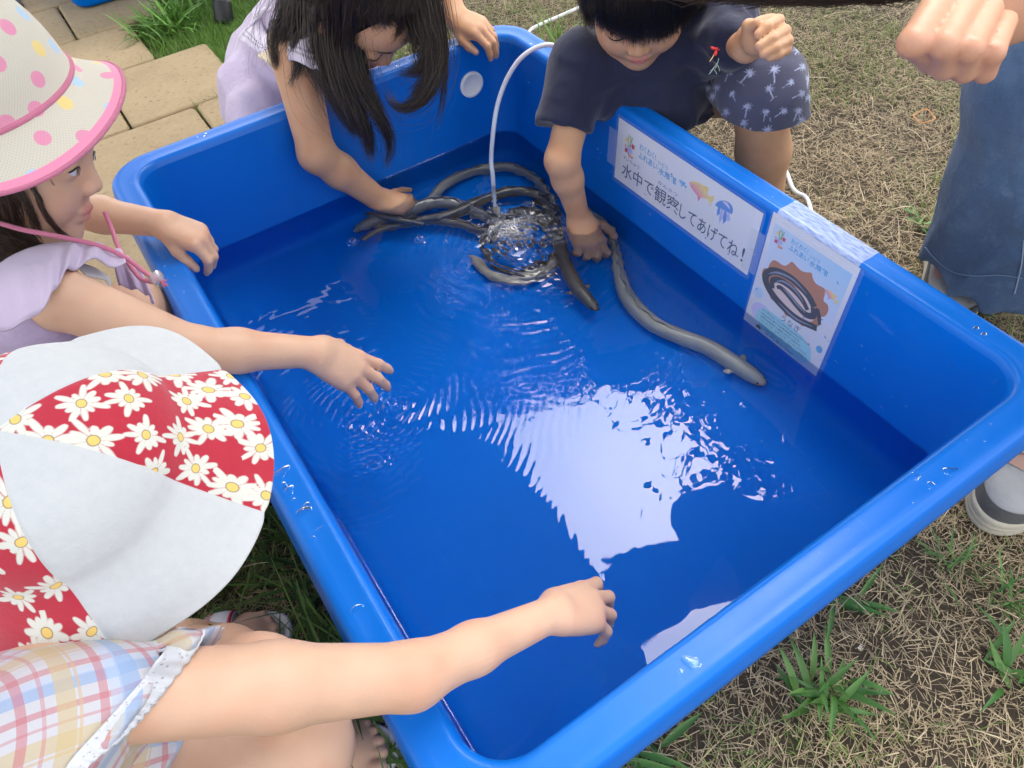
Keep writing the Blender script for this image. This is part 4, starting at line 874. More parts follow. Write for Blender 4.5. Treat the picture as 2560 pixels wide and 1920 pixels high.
def sandal(tip, dr, side, name, label, parent):
    dr = norm((*dr, 0)); s = np.array([dr[1], -dr[0], 0]); t = np.linspace(0, 2*np.pi, 41)[:-1]; pr = []
    for a in t:
        x = -.088+.098*math.cos(a); w = (.036+.007*math.cos(a)) ; y = w*np.sign(math.sin(a))*abs(math.sin(a))**.75+side*.004*math.cos(a); pr.append(tip+dr*(x+.0)+s*y)
    pr = np.array(pr); V = []; n = len(t); c0 = pr.mean(0)
    for sc, z in ((.95, .003), (1.0, .006), (1.0, .016), (.97, .0185), (.93, .0185), (.90, .0165)): V += [c0+(q-c0)*sc+(0, 0, z) for q in pr]
    F = [(l*n+i, l*n+(i+1) % n, (l+1)*n+(i+1) % n, (l+1)*n+i) for l in range(5) for i in range(n)]+[tuple(5*n+i for i in range(n)), tuple(i for i in range(n))[::-1]]
    o = mesh_obj(name, V, F, M_SANDAL, parent); o['label'] = label
    return o, dr, s
M_SANDAL = flat_mat('white_sandal', (.72, .71, .74), .5); M_REDPRINT = flat_mat('red_print', (.50, .03, .05), .4)
tipR, tipL = np.array([-.030, .196, 0]), np.array([-.082, .398, 0])
for tip, dr, an in ((tipR, (.90, -.42), anR), (tipL, (.93, -.36), anL)):
    nd, toes, dv, sv = foot(tip, dr, an); sol.U(FINGERS(SM(nd, .015), toes, .004), .012)
toe_sp = []
for tip, dr in ((tipR, (.90, -.42)), (tipL, (.93, -.36))):
    dv = norm((*dr, 0)); sv = np.array([dv[1], -dv[0], 0]); toe_sp += [(tip-dv*.006+sv*.024+(0, 0, .034), .007, NAILC, .7), (tip-dv*.004+sv*.009+(0, 0, .033), .005, NAILC, .6)]
body_mesh(sol, p, nail_spots(nlR)+knuckle_spots(knR)+toe_sp+[(elR+(0, -.01, .02), .024, (.58, .27, .17), .40)], clip=(np.array([-.45, .05, -.01]), np.array([.27, .52, .66])))
for tip, dr, sd_ in ((tipR, (.90, -.42), 1), (tipL, (.93, -.36), -1)):
    o, dv, sv = sandal(tip, dr, sd_, 'sandal', 'white sandal', p)
    A = [tip-dv*.092+sv*q[0]+(0, 0, q[1]) for q in ((-.040, .012), (-.038, .035), (-.020, .052), (.008, .055), (.030, .042), (.040, .012))]; B = [a+dv*.034+(0, 0, -.006) for a in A]
    drape('strap', A, B, M_SANDAL, o, 40, 6, 0, 0, .002, .003, bn=(0, 0, 1))
    if sd_ < 0:
        A2 = [a*.93+b*.07+(0, 0, .003) for a, b in zip(A, B)]; B2 = [a*.80+b*.20+(0, 0, .003) for a, b in zip(A, B)]
        drape('strap_line', [a*.12+b*.88+(0, 0, .0034) for a, b in zip(A, B)], [b+(0, 0, .0034) for b in B], M_REDPRINT, o, 40, 4, 0, 0, .002, .001)
        cu = bpy.data.curves.new('t', 'FONT'); cu.body = 'CONVERSE'; to = bpy.data.objects.new('t', cu); COL.objects.link(to); dg = bpy.context.evaluated_depsgraph_get(); dg.update()
        me = to.evaluated_get(dg).to_mesh(); tv = np.array([v.co[:] for v in me.vertices]); tf = [tuple(q.vertices) for q in me.polygons]; bpy.data.objects.remove(to)
        tv = (tv-tv.min(0))/(tv.max(0)-tv.min(0)+1e-9); Ac = catmull(A2, 20); Bc = catmull(B2, 20)
        def on(s_, q): i = s_*(len(Ac)-1); j = int(min(i, len(Ac)-2)); a = Ac[j]+(Ac[j+1]-Ac[j])*(i-j); b = Bc[j]+(Bc[j+1]-Bc[j])*(i-j); return a+(b-a)*q+(0, 0, .0022)
        mesh_obj('strap_text', [on(.50-.34*x, y*1.6-.1) for x, y in tv[:, :2]], tf, M_REDPRINT, o, smooth=False)
# hat with six panels, alternately white and daisy print
e1 = norm(np.cross(HA, (0, 1, 0))); e2 = np.cross(HA, e1)
prof = np.array([(.0003, .0580), (.02, .0565), (.042, .0510), (.062, .0405), (.076, .0270), (.084, .0130), (.0886, -.001), (.096, -.012), (.106, -.024), (.117, -.037), (.126, -.048), (.1317, -.0546)])
tt = np.r_[0, np.cumsum(np.linalg.norm(np.diff(prof, axis=0), axis=1))]; pp = catmull(prof, 12); tp = np.r_[0, np.cumsum(np.linalg.norm(np.diff(pp, axis=0), axis=1))]
fine = np.linspace(0, tp[-1], 170); pr = np.c_[np.interp(fine, tp, pp[:, 0]), np.interp(fine, tp, pp[:, 1])]
_ca = np.linspace(0, 2*np.pi, 1441); _cp = HC-HA*.0546+.1317*(np.cos(_ca)[:, None]*e1+np.sin(_ca)[:, None]*e2); _cq = (_cp-CAM_C)@CAM_M.T; _cu, _cv = 1280+FPX*_cq[:, 0]/_cq[:, 2], 960+FPX*_cq[:, 1]/_cq[:, 2]
def brim_angle(u, v): a = _ca[np.argmin((_cu-u)**2+(_cv-v)**2)]; return (a+np.pi) % (2*np.pi)-np.pi
ph0 = brim_angle(640, 1275)   # the seam that ends at the right below the red panel
ph1 = brim_angle(290, 1640); ph2 = brim_angle(575, 925)
_w = lambda a: (a+np.pi) % (2*np.pi)-np.pi
ph3 = brim_angle(150, 790); gap = _w(ph3-ph1)%(2*np.pi) if _w(ph1-ph0) < 0 else -(_w(ph1-ph3)%(2*np.pi))
d01 = _w(ph1-ph0); rest = 2*np.pi-abs(_w(ph1-ph0))-abs(_w(ph2-ph0))-abs(_w(ph3-ph2)); sg0 = np.sign(d01)
seams = sorted([(a % (2*np.pi)) for a in (ph0, ph1, ph2, ph3, ph1+sg0*rest/3, ph1+sg0*rest*2/3)])
def hw(ph, i):
    s = max(0, (i-95)/75); q = np.abs((ph[:, None]-np.array(seams)[None]+np.pi) % (2*np.pi)-np.pi).min(1)
    return s*(.0035*np.sin(3*ph+.6)+.002*np.sin(7*ph))-.0016*np.exp(-(q/.035)**2), s*(.007*np.cos(6*ph+.8)*.5+.010*np.maximum(0, np.cos(ph-ph2-.25))**8)
V, F, ph, ri = lathe(HC, HA, pr, 720, hw); Lr = fine[ri]
V = V+HA*(.0012*(vnoise(V*np.array([40, 40, 40]), 61)-.5)*2*np.clip(Lr/.1, 0, 1))[:, None]
rad = np.linalg.norm((V-HC)-((V-HC)@HA)[:, None]*HA, axis=1)
pan = np.full(len(V), -9.0); sgn = np.zeros(len(V)); dq = np.full(len(V), 9.0)
ss = np.array(seams); k = (np.searchsorted(ss, ph) % 6)
dq = np.abs((ph[:, None]-ss[None]+np.pi) % (2*np.pi)-np.pi).min(1)*rad
redk = np.searchsorted(ss, ((ph0+ph2)/2 if abs(ph0-ph2) < np.pi else (ph0+ph2)/2+np.pi) % (2*np.pi)) % 6
pan = np.where((k-redk) % 2 == 0, -dq, dq)                # negative inside the red panels
g = np.random.default_rng(31); fl = []
for a in range(6000):
    i = g.integers(0, len(V))
    if pan[i] < .001 and all(np.linalg.norm(V[i]-c) > .0235 for c, *_ in fl): fl.append((V[i], g.uniform(0, 6.28), g.uniform(.0118, .0148), g.uniform(-.25, .25)))
pet = np.full(len(V), 9.0); cen = np.full(len(V), 9.0)
for c, a0, R_, sk in fl:
    dvec = V-c; near = np.where(np.einsum('ij,ij->i', dvec, dvec) < (.019)**2)[0]
    if len(near) < 3: continue
    rv = norm((c-HC)-HA*((c-HC)@HA)*.4); t1 = norm(np.cross(rv, HA)); t2 = np.cross(rv, t1); x, y = dvec[near]@t1, dvec[near]@t2*(1+sk); r = np.hypot(x, y); th = np.arctan2(y, x)+a0
    n_ = 11; w = (th % (2*np.pi/n_))-np.pi/n_; j = np.floor((th % (2*np.pi))/(2*np.pi/n_)); Rj = R_*(.86+.24*np.sin(j*2.4+a0*3)); jj = .88+.12*np.sin(j*5.1+a0)
    tang = np.abs(r*np.sin(w)); wid = (.0022*jj)*np.clip((r/Rj)*1.9, .35, 1)*np.sqrt(np.clip(1-((r-Rj*.62)/(Rj*.42))**2*(r > Rj*.62), 0, 1))
    dd = np.maximum(tang-wid, r-Rj); pet[near] = np.minimum(pet[near], dd); cen[near] = np.minimum(cen[near], np.hypot(x*1.0, y*1.25)-.0030)
m = MT('daisy_hat_cotton'); n1 = m.noise(30, 4, .6); n2 = m.noise(900, 2); n3 = m.noise(140, 3, .6)
red = m.mix(n1, (.42, .020, .042), (.50, .034, .056)); wh = m.mix(n3, (.51, .53, .54), (.60, .61, .61))
c = m.mix(m.step(m.attr('pet'), 0, .00045), red, (.68, .67, .60)); c = m.mix(m.step(m.attr('cen'), .0005, .0003), c, (.22, .14, .08)); c = m.mix(m.step(m.attr('cen'), 0, .0003), c, (.80, .55, .16))
c = m.mix(m.step(m.attr('pan'), 0, .0004), wh, c)
m.pri(Base_Color=c, Roughness=.88, Sheen_Weight=.3, Specular_IOR_Level=.2); m.bump(m.math('ADD', m.math('MULTIPLY', n2, .5), m.math('MULTIPLY', n3, 1.2)), .35, .0012)
hat = mesh_obj('sun_hat', V, F, m.m, p, attrs=dict(pan=pan, pet=pet, cen=cen)); solidify(hat, .0018, -1)
# plaid dress with a lace sleeve hem
m = MT('plaid_cotton'); co = m.mapping(m.coord(), rot=(0, math.radians(38), math.radians(12))); sp = m.n('SeparateXYZ'); m.L(co, sp.inputs[0])
def stripe(ax, per, off, wd): return m.math('LESS_THAN', m.math('ABSOLUTE', m.math('SUBTRACT', m.math('FRACT', m.math('ADD', m.math('DIVIDE', sp.outputs[ax], per), off)), .5)), wd/per/2)
c = m.mix(m.noise(60, 3), (.49, .485, .52), (.56, .555, .575))
for ax in (1, 2):
    for off, wd, col, a in ((0, .0085, (.24, .36, .58), .70), (.22, .004, (.48, .14, .17), .62), (.36, .0018, (.50, .18, .20), .5), (.52, .0085, (.52, .40, .20), .66), (.62, .0016, (.55, .38, .2), .6), (.80, .0045, (.48, .14, .17), .58), (.90, .006, (.40, .50, .68), .45)):
        c = m.mix(m.math('MULTIPLY', stripe(ax, .062, off, wd), a), c, col, 'MIX')
m.pri(Base_Color=c, Roughness=.9, Sheen_Weight=.2); m.bump(m.noise(500, 3), .3, .001); M_PLAID = m.m
d = SOLID(); d.U(SM([RC(nb+(-.034, -.004, -.050), hip, .086, .112), RC(shR+(-.045, .01, -.024), shL+(-.02, 0, -.035), .052, .046), RC(shR+(-.035, .0, .0), shR*.65+elR*.35, .046, .044), RC(hip, kneeR+(-.09, .0, -.045), .09, .066), RC(hip, kneeL+(-.09, .01, -.05), .09, .066)], .03), .02)
c1, c2, c3 = PX(500, 1600, .525), PX(405, 1715, .475), PX(225, 1895, .445); ldir = norm(c3-c1); adir = norm(elR-shR); cn = norm(adir-ldir*(adir@ldir))
d.cut(c2-cn*.005, cn); d.S(RC(shR*.8+elR*.2, elR, .0340, .0330), .004); d.S(RC(nb, W(-.03, -.05, 0), .046), .01); d.disp = folds(15, .0045, (20, 20, 12))
cloth(d, 'dress', M_PLAID, p, clip=(np.array([-.48, .02, -.02]), np.array([.02, .55, .62])))
m = MT('white_lace'); ln = m.n('TexVoronoi'); m.L(m.mapping(m.coord('UV'), (46, 5, 1)), ln.inputs['Vector']); ln.inputs['Scale'].default_value = 1.0
m.pri(Base_Color=m.mix(m.ramp(ln.outputs[0], [(.10, 1), (.22, 0)]), (.64, .65, .68), (.36, .37, .41)), Roughness=.9); m.bump(m.ramp(ln.outputs[0], [(.1, 0), (.35, 1)]), .6, .001); M_LACE = m.m
def cast(u, v, objs):
    best = 9
    for o in objs:
        ok, loc, nr, ix = o.ray_cast(Vector(CAM_C), Vector(norm(ray(u, v))))
        if ok: best = min(best, (np.array(loc)-CAM_C)@CAM_M[2])
    return best
bpy.context.evaluated_depsgraph_get().update(); skins = [c for c in p.children if c.name.split('.')[0] in ('body', 'dress')]
def onbody(u, v, lift, df):
    x = cast(u, v, skins); return PX(u, v, (x if x < 1 else df)-lift)
A = [(432, 1562), (402, 1612), (345, 1690), (292, 1752), (235, 1815), (165, 1892), (120, 1960)]; B = [(512, 1578), (490, 1625), (425, 1712), (368, 1782), (308, 1845), (228, 1910), (185, 1975)]
A = [onbody(u+14, v+6, .0022, .49) for u, v in A]; B = [onbody(u, v, .0028, .49) for u, v in B]
for C_ in (A, B):                 # keep the strip's depth smooth
    dd = np.array([(q-CAM_C)@CAM_M[2] for q in C_]); ds = np.convolve(np.r_[dd[0], dd, dd[-1]], [.25, .5, .25], 'valid'); ds = np.minimum(ds, dd+.001)
    for i in range(len(C_)): C_[i] = CAM_C+(C_[i]-CAM_C)*(ds[i]/dd[i])
drape('lace_trim', A, B, M_LACE, p, 140, 10, 19, .0006, .0006, bn=(0, -.3, 1), thick=.0012)
adopt(p)
# ============ girl with long dark hair (behind the far rim)
p = person('girl with long dark hair and lilac dress bending over the far rim of the tub', (.42, 1.40, 0))
sol = SOLID(); Fw, Up = norm((.25, -.55, -.8)), (.33, -.73, .6); ax = frame(Fw, Up); hc = PX(972, 168, 1.2)-ax[0]*.097+ax[1]*.027
W = head_solid(sol, hc, Fw, Up)
shR = PX(728, 120, 1.205); elR = PX(792, 385, 1.29); wrR = PX(948, 500, 1.405); shL = np.array([.575, 1.165, .415]); nb = np.array([.455, 1.15, .43]); hip = np.array([.40, 1.45, .19])
sol.U(RC(W(-.03, -.05, 0), nb, .040, .044), .02); sol.U(SM([RC(nb+(0, .03, -.03), hip, .07, .09), RC(shR+(.02, .02, 0), shL, .038, .038)], .03), .03)
sol.U(SM([RC(shR, elR, .0370, .0310), RC(elR, elR*.65+wrR*.35, .0310, .0295), RC(elR*.65+wrR*.35, wrR, .0290, .0215)], .014), .02)
hR, nlR, knR = hand(wrR, UW(1040, 515, .085)-wrR, (-.1, -.25, 1), 1, L=.115, curl=((62, 70, 40), (66, 72, 40), (68, 72, 40), (70, 72, 40)), spread=.5, rwrist=.02, fat=1.08); sol.U(hR, .012)
elL, wrL = np.array([.715, 1.27, .43]), PX(1138, 45, 1.372)
sol.U(SM([RC(shL, elL, .033, .028), RC(elL, wrL, .0275, .0195)], .012), .02)
hL, nlL, knL = hand(wrL, PX(1186, 62, 1.362)-wrL, (-.05, -.35, 1), -1, L=.116, curl=((34, 38, 12), (38, 38, 12), (40, 38, 12), (40, 40, 14)), spread=.5, thumb=((.7, .6, -.4), (.95, .25, -.3), (.95, .0, -.4))); sol.U(hL, .012)
body_mesh(sol, p, face_spots(W)+nail_spots(nlL)+knuckle_spots(knL+knR), base=SK2, h=.0026, clip=(np.array([.2, .92, -.02]), np.array([.82, 1.6, .62])))
eye(W, 1, p, closed=True); eye(W, -1, p, closed=True); brow(W, 1, p); brow(W, -1, p)
D = 1.13
def lk(pts, w, d0=1.10, d1=1.24): n = len(pts); return ([PX(u, v, d0+(d1-d0)*(i/(n-1))) for i, (u, v) in enumerate(pts)], w)
hairg = [lk([(742, -70), (712, 30), (688, 90), (690, 150), (697, 178)], .016, 1.14, 1.20), lk([(760, -70), (735, 40), (712, 100), (700, 150)], .016, 1.13, 1.19), lk([(790, -70), (768, 50), (740, 105), (745, 165), (722, 222)], .010, 1.12, 1.20),
         lk([(815, -70), (800, 70), (806, 160), (832, 235), (872, 300), (905, 345)], .022), lk([(835, -70), (826, 80), (838, 180), (870, 265), (910, 330), (930, 412)], .022), lk([(850, -70), (848, 80), (862, 190), (900, 285), (925, 350), (930, 405)], .022),
         lk([(872, -70), (876, 80), (890, 180), (925, 255), (962, 315), (976, 365), (965, 425)], .020), lk([(862, -70), (858, 100), (872, 200), (868, 290), (895, 345)], .014), lk([(885, -70), (892, 60), (900, 140), (915, 200), (945, 265), (955, 300)], .014),
         lk([(775, -70), (752, 20), (742, 70), (760, 130), (790, 190), (812, 230)], .018), lk([(905, -70), (905, 30), (906, 100), (902, 160), (915, 225)], .010, 1.08, 1.17),
         lk([(935, -70), (932, 20), (922, 70), (916, 120)], .012, 1.07, 1.13), lk([(965, -70), (968, 20), (950, 65), (932, 105)], .010, 1.07, 1.12), lk([(1000, -70), (1010, 20), (1000, 70), (975, 105)], .010, 1.07, 1.12), lk([(1020, -70), (1040, 20), (1035, 70), (1010, 120)], .010, 1.07, 1.13),
         lk([(1040, -70), (1066, 40), (1078, 110), (1068, 165), (1035, 182), (985, 180)], .013, 1.09, 1.15), lk([(1068, -70), (1092, 60), (1102, 130), (1092, 200), (1058, 252), (1010, 272), (978, 255), (968, 222)], .012, 1.09, 1.18), lk([(1060, -70), (1080, 50), (1092, 130), (1075, 205), (1035, 250), (1005, 268)], .014, 1.09, 1.17),
         lk([(1075, -70), (1108, 60), (1113, 150), (1108, 240), (1092, 330)], .005, 1.09, 1.2), lk([(1050, -70), (1072, 60), (1086, 120), (1080, 170), (1050, 215), (1025, 240)], .016, 1.09, 1.16), lk([(1045, -70), (1062, 50), (1065, 120), (1050, 160), (1010, 175)], .010, 1.09, 1.14)]
dg = bpy.context.evaluated_depsgraph_get(); dg.update(); bb = [c for c in p.children if c.name.startswith('body')]
def hg_(u, v, lift): x = cast(u, v, bb); return PX(u, v, min((x-lift) if x < 1.25 else 9, 1.13+.10*abs((u-925)/170)**3))
for k in range(44):               # crown
    u = 745+k*8; f_ = 895 < u < 1035; e = 62+16*math.sin(k*2.7) if f_ else 150+50*math.sin(k*1.9)
    hairg.append(([PX(925+(u-925)*.5, -190, 1.16), PX(925+(u-925)*.9, -110, 1.09), hg_(u, -40, .014), hg_(u+5*math.sin(k*1.3), 5, .016), hg_(u-4+8*math.sin(k*1.7), e*.6, .014), hg_(u-(8 if u < 925 else -14)+8*math.sin(k*2.3), e, .010)], .012))
strands('loose_hair', [(q, w*2.6) for q, w in hairg[:22]], 420, .00032, M_HAIR, p, seed=6, clump=.15, jit=.012, seg=16, colA=(.02, .013, .010), colB=(.09, .058, .040))
strands('hair', hairg, 11000, .00046, M_HAIR, p, seed=5, clump=.62, jit=.0045, seg=16, colA=(.010, .007, .006), colB=(.085, .056, .040))
cs = SOLID(); cs.U(EL(hc+ax[0]*-.018+ax[1]*.030, (.088, .082, .078), ax)); cs.cut(W(.058, .02, 0), ax[0]*.9+ax[1]*-.35); cloth(cs, 'scalp_hair', flat_mat('hair_base', (.014, .010, .008), .85, Specular_IOR_Level=.1), p, .004)
d = SOLID(); d.U(SM([RC(nb+(-.01, .045, -.035), hip, .082, .112), RC(shR+(.03, .04, -.02), shL+(-.01, .03, -.02), .046, .045), RC(hip, np.array([.30, 1.27, .20]), .09, .075), RC(hip, np.array([.50, 1.27, .20]), .09, .075), EL((.295, 1.36, .20), (.055, .06, .085))], .03), .02)
d.S(RC(shR, elR, .0385, .035), .006); d.S(RC(nb, W(-.03, -.05, 0), .048), .01); d.disp = folds(25, .0045, (16, 16, 10))
cloth(d, 'dress', M_LILACP, p, clip=(np.array([.18, 1.06, -.02]), np.array([.75, 1.62, .55])))
m = MT('eyelet_cotton'); vo = m.n('TexVoronoi'); m.L(m.mapping(m.coord('UV'), (30, 1, 1)), vo.inputs['Vector']); su = m.n('SeparateXYZ'); m.L(m.coord('UV'), su.inputs[0])
dots = m.math('GREATER_THAN', m.math('SINE', m.math('MULTIPLY', su.outputs[0], 6.2832*34)), .25); rows = m.math('ADD', m.math('LESS_THAN', m.math('ABSOLUTE', m.math('SUBTRACT', su.outputs[1], .62)), .035), m.math('LESS_THAN', m.math('ABSOLUTE', m.math('SUBTRACT', su.outputs[1], .76)), .035))
m.pri(Base_Color=m.mix(m.math('MULTIPLY', dots, rows), (.70, .63, .74), (.16, .13, .18)), Roughness=.9, Sheen_Weight=.2); m.bump(m.noise(600, 2), .3, .001); M_EYELET = m.m
A = [PX(700, 60, 1.235), PX(735, 62, 1.18), PX(775, 80, 1.155), PX(805, 105, 1.17)]
B = [PX(690, 160, 1.235), PX(735, 152, 1.165), PX(772, 168, 1.150), PX(800, 180, 1.16), PX(822, 212, 1.19)]
drape('sleeve_ruffle', A, B, M_EYELET, p, 80, 12, 5, .0035, .006, bn=(0, -.5, 1))
A = [PX(690, 20, 1.26), PX(655, 40, 1.30), PX(660, 70, 1.30), PX(680, 110, 1.27)]; B = [PX(650, 25, 1.30), PX(598, 92, 1.33), PX(615, 112, 1.31), PX(640, 128, 1.29), PX(690, 148, 1.25)]
drape('sleeve_ruffle', A, B, M_EYELET, p, 70, 12, 5, .003, .004, bn=(-.3, -.5, 1))
v, f = sweep([PX(660, 135, 1.262), PX(685, 152, 1.236), PX(704, 172, 1.222)], .012, 10, flat=(1, .4)); mesh_obj('undershirt', v, f, M_CREAM, p)
adopt(p)

# ============ boy in the navy tee (behind the right rim)
p = person('boy in navy T-shirt and palm-print shorts leaning over the right rim', (1.0, .85, 0))
sol = SOLID(); Fw, Up = norm((-.535, -.696, -.488)), (-.354, -.337, .871); ax = frame(Fw, Up); hc = PX(1597, 150, 1.09)-ax[0]*.097+ax[1]*.027
W = head_solid(sol, hc, Fw, Up)
shR = PX(1462, 165, 1.20); elR = PX(1405, 400, 1.22); wrR = PX(1448, 545, 1.325); shL = PX(1800, 15, 1.16); nb = (shR+shL)/2+np.array([.005, .0, .015]); hip = np.array([1.06, .98, .17])
sol.U(RC(W(-.03, -.05, 0), nb, .040, .045), .02); sol.U(SM([RC(nb+(.02, .02, -.04), hip, .07, .09), RC(shR, shL, .038, .038)], .03), .03)
sol.U(SM([RC(shR, elR, .0315, .0270), RC(elR, elR*.7+wrR*.3, .0265, .0255), RC(elR*.7+wrR*.3, wrR, .0250, .0185)], .014), .02)
hR, nlR, knR = hand(wrR, UW(1478, 615, .080)-wrR, (.05, .25, 1), 1, L=.122, curl=((30, 40, 20), (34, 42, 20), (36, 42, 20), (38, 42, 22)), spread=1.3, thumb=((.5, .85, -.25), (.8, .55, -.25), (.95, .2, -.25)), fat=1.08); sol.U(hR, .012)
wrL = PX(1866, 118, 1.055); elL = PX(1800, 95, 1.15)
sol.U(SM([RC(shL, elL, .033, .027), RC(elL, wrL, .0265, .0190)], .012), .02)
palm = SM([EL(PX(1900, 95, 1.03), (.026, .020, .034), frame(PX(1960, 70, 1.05)-PX(1900, 95, 1.03), (0, 0, 1))), RC(wrL, PX(1915, 80, 1.035), .019, .022), RC(PX(1885, 110, 1.02), PX(1872, 65, 1.01), .013, .010)], .012)
fp = [[(1925, 52, 1.035), (1945, 52, 1.005), (1915, 68, .985), (1896, 87, .985)], [(1945, 75, 1.035), (1962, 78, 1.0), (1928, 98, .982), (1899, 116, .982)], [(1950, 97, 1.035), (1968, 103, 1.0), (1935, 120, .984), (1909, 135, .984)], [(1945, 118, 1.035), (1965, 125, 1.003), (1945, 136, .99), (1924, 144, .988)]]
fing = [SM(chain([PX(*q) for q in pth], [.0088*s, .0084*s, .0078*s, .0068*s]), .003) for pth, s in zip(fp, (1, 1, .96, .86))]
fing.append(SM(chain([PX(1876, 95, 1.02), PX(1878, 68, 1.005), PX(1892, 58, .992)], [.011, .0085, .007]), .004))
sol.U(FINGERS(palm, fing, .005), .012)
knee = np.array([.915, .615, .325]); an = np.array([.985, .60, .05]); sol.U(SM([RC(np.array([1.05, .88, .18]), knee, .068, .047), RC(knee, knee*.55+an*.45, .044, .043), RC(knee*.55+an*.45, an, .042, .028), RC(an, an+(-.10, -.03, -.03), .026, .018)], .02), .02)
body_mesh(sol, p, face_spots(W)+nail_spots(nlR)+knuckle_spots(knR)+[(PX(*q[3]), .0058, NAILC, .7) for q in fp]+[(elR+(0, -.02, 0), .012, (.50, .26, .16), .3)], base=SK2, clip=(np.array([.5, .42, -.02]), np.array([1.22, 1.12, .62])))
eye(W, 1, p, closed=True); eye(W, -1, p, closed=True); brow(W, 1, p); brow(W, -1, p)
frng = [(1468, 78), (1490, 66), (1512, 78), (1530, 92), (1550, 102), (1575, 110), (1600, 116), (1625, 113), (1650, 108), (1675, 98), (1695, 86), (1712, 66), (1728, 44), (1742, 28)]
hg = []
dg = bpy.context.evaluated_depsgraph_get(); dg.update(); bb = [c for c in p.children if c.name.startswith('body')]
def hp_(u, v, lift): x = cast(u, v, bb); return PX(u, v, (x-lift) if x < 1.22 else 1.075+.06*abs((u-1605)/140)**3)
for k, (u, v) in enumerate(frng):
    for sub_ in (0, .5):
        if sub_ and k == len(frng)-1: continue
        uu, vv = (u, v) if not sub_ else ((u+frng[k+1][0])/2, (v+frng[k+1][1])/2); s = (uu-1605)/140; e = hp_(uu, vv, .010)
        hg.append(([PX(1605+(uu-1605)*.45, -190, 1.13), PX(1605+(uu-1605)*.85, -100, 1.035+.07*s*s), hp_(1605+(uu-1605)*1.02, -45, .014), hp_(1605+(uu-1605)*1.06, 0, .016), hp_(uu+4*math.sin(k*2), vv*.55, .015), hp_(uu, vv+3*math.sin(k*5+sub_*3), .010)], .011))
strands('hair', hg, 7000, .00050, M_HAIR, p, seed=8, clump=.25, jit=.002, colA=(.008, .006, .005), colB=(.030, .020, .015))
cs = SOLID(); cs.U(EL(hc+ax[0]*-.010+ax[1]*.034, (.088, .078, .080), ax)); cs.cut(W(.052, .045, 0), ax[0]*.8+ax[1]*-.6); cs.cut(W(-.01, -.03, 0), ax[0]*.3-ax[1]); cloth(cs, 'scalp_hair', flat_mat('hair_base_black', (.010, .008, .007), .85, Specular_IOR_Level=.1), p, .004)
hem = PX(1410, 312, 1.215)
d = SOLID(); d.U(SM([RC(nb+(.022, .02, -.045), hip, .085, .100), RC(shR+(.010, .0, -.010), shL+(.01, 0, -.01), .050, .048), RC(shR, hem, .047, .0405), RC(shL, elL, .047, .043), RC(elL, elL*.5+wrL*.5, .042, .034), EL(PX(1640, 235, 1.26), (.075, .085, .060)), RC(PX(1560, 215, 1.25), PX(1720, 215, 1.30), .055, .06)], .03), .02)
d.cut(hem, elR-shR+np.array([.0, 0, -.02])); d.S(RC(shR, elR, .0350, .0345), .004); d.S(RC(nb+(W(-.03, -.05, 0)-nb)*.25, W(-.02, -.06, 0), .047), .008); _f1, _f2 = folds(35, .0060, (26, 10, 22)), folds(36, .0045, (11, 11, 24)); d.disp = lambda P: _f1(P)+_f2(P)
o, V = cloth(d, 'tshirt', M_TEE, p, .0034, clip=(np.array([.55, .42, .02]), np.array([1.25, 1.15, .60])))
v, f = sweep(catmull([PX(1372, 292, 1.190), PX(1385, 305, 1.180), PX(1412, 312, 1.176), PX(1440, 308, 1.182), PX(1462, 294, 1.200)], 8), .0028, 6); mesh_obj('sleeve_hem', v, f, M_TEE, p)
d = SOLID(); kc = knee+np.array([-.004, -.004, 0]); hd = norm(knee*.3+an*.7-knee)
d.U(SM([RC(np.array([1.06, .88, .17]), kc, .088, .060), RC(kc, kc+hd*.062+(.010, -.004, 0), .060, .063), RC(np.array([1.05, 1.02, .17]), np.array([.895, .86, .235]), .09, .07), RC(np.array([.93, .80, .22]), np.array([.98, .70, .24]), .055, .055), RC(PX(1540, 300, 1.38), PX(1800, 350, 1.31), .055, .055)], .03), .02)
d.cut(kc+hd*.030, hd+np.array([-.30, 0, -.1])); d.S(RC(kc+hd*.01, an, .056, .052), .004); _f3 = folds(45, .0065, (22, 22, 10)); d.disp = _f3
V, F = polygonize(d, .0024, clip=(np.array([.78, .45, .0]), np.array([1.2, 1.1, .45])))
g = np.random.default_rng(5); pr_ = np.full(len(V), 9.0); vis = np.where((V-CAM_C)@CAM_M[2] > 0)[0]; done = []
q_ = (V-CAM_C)@CAM_M.T; 
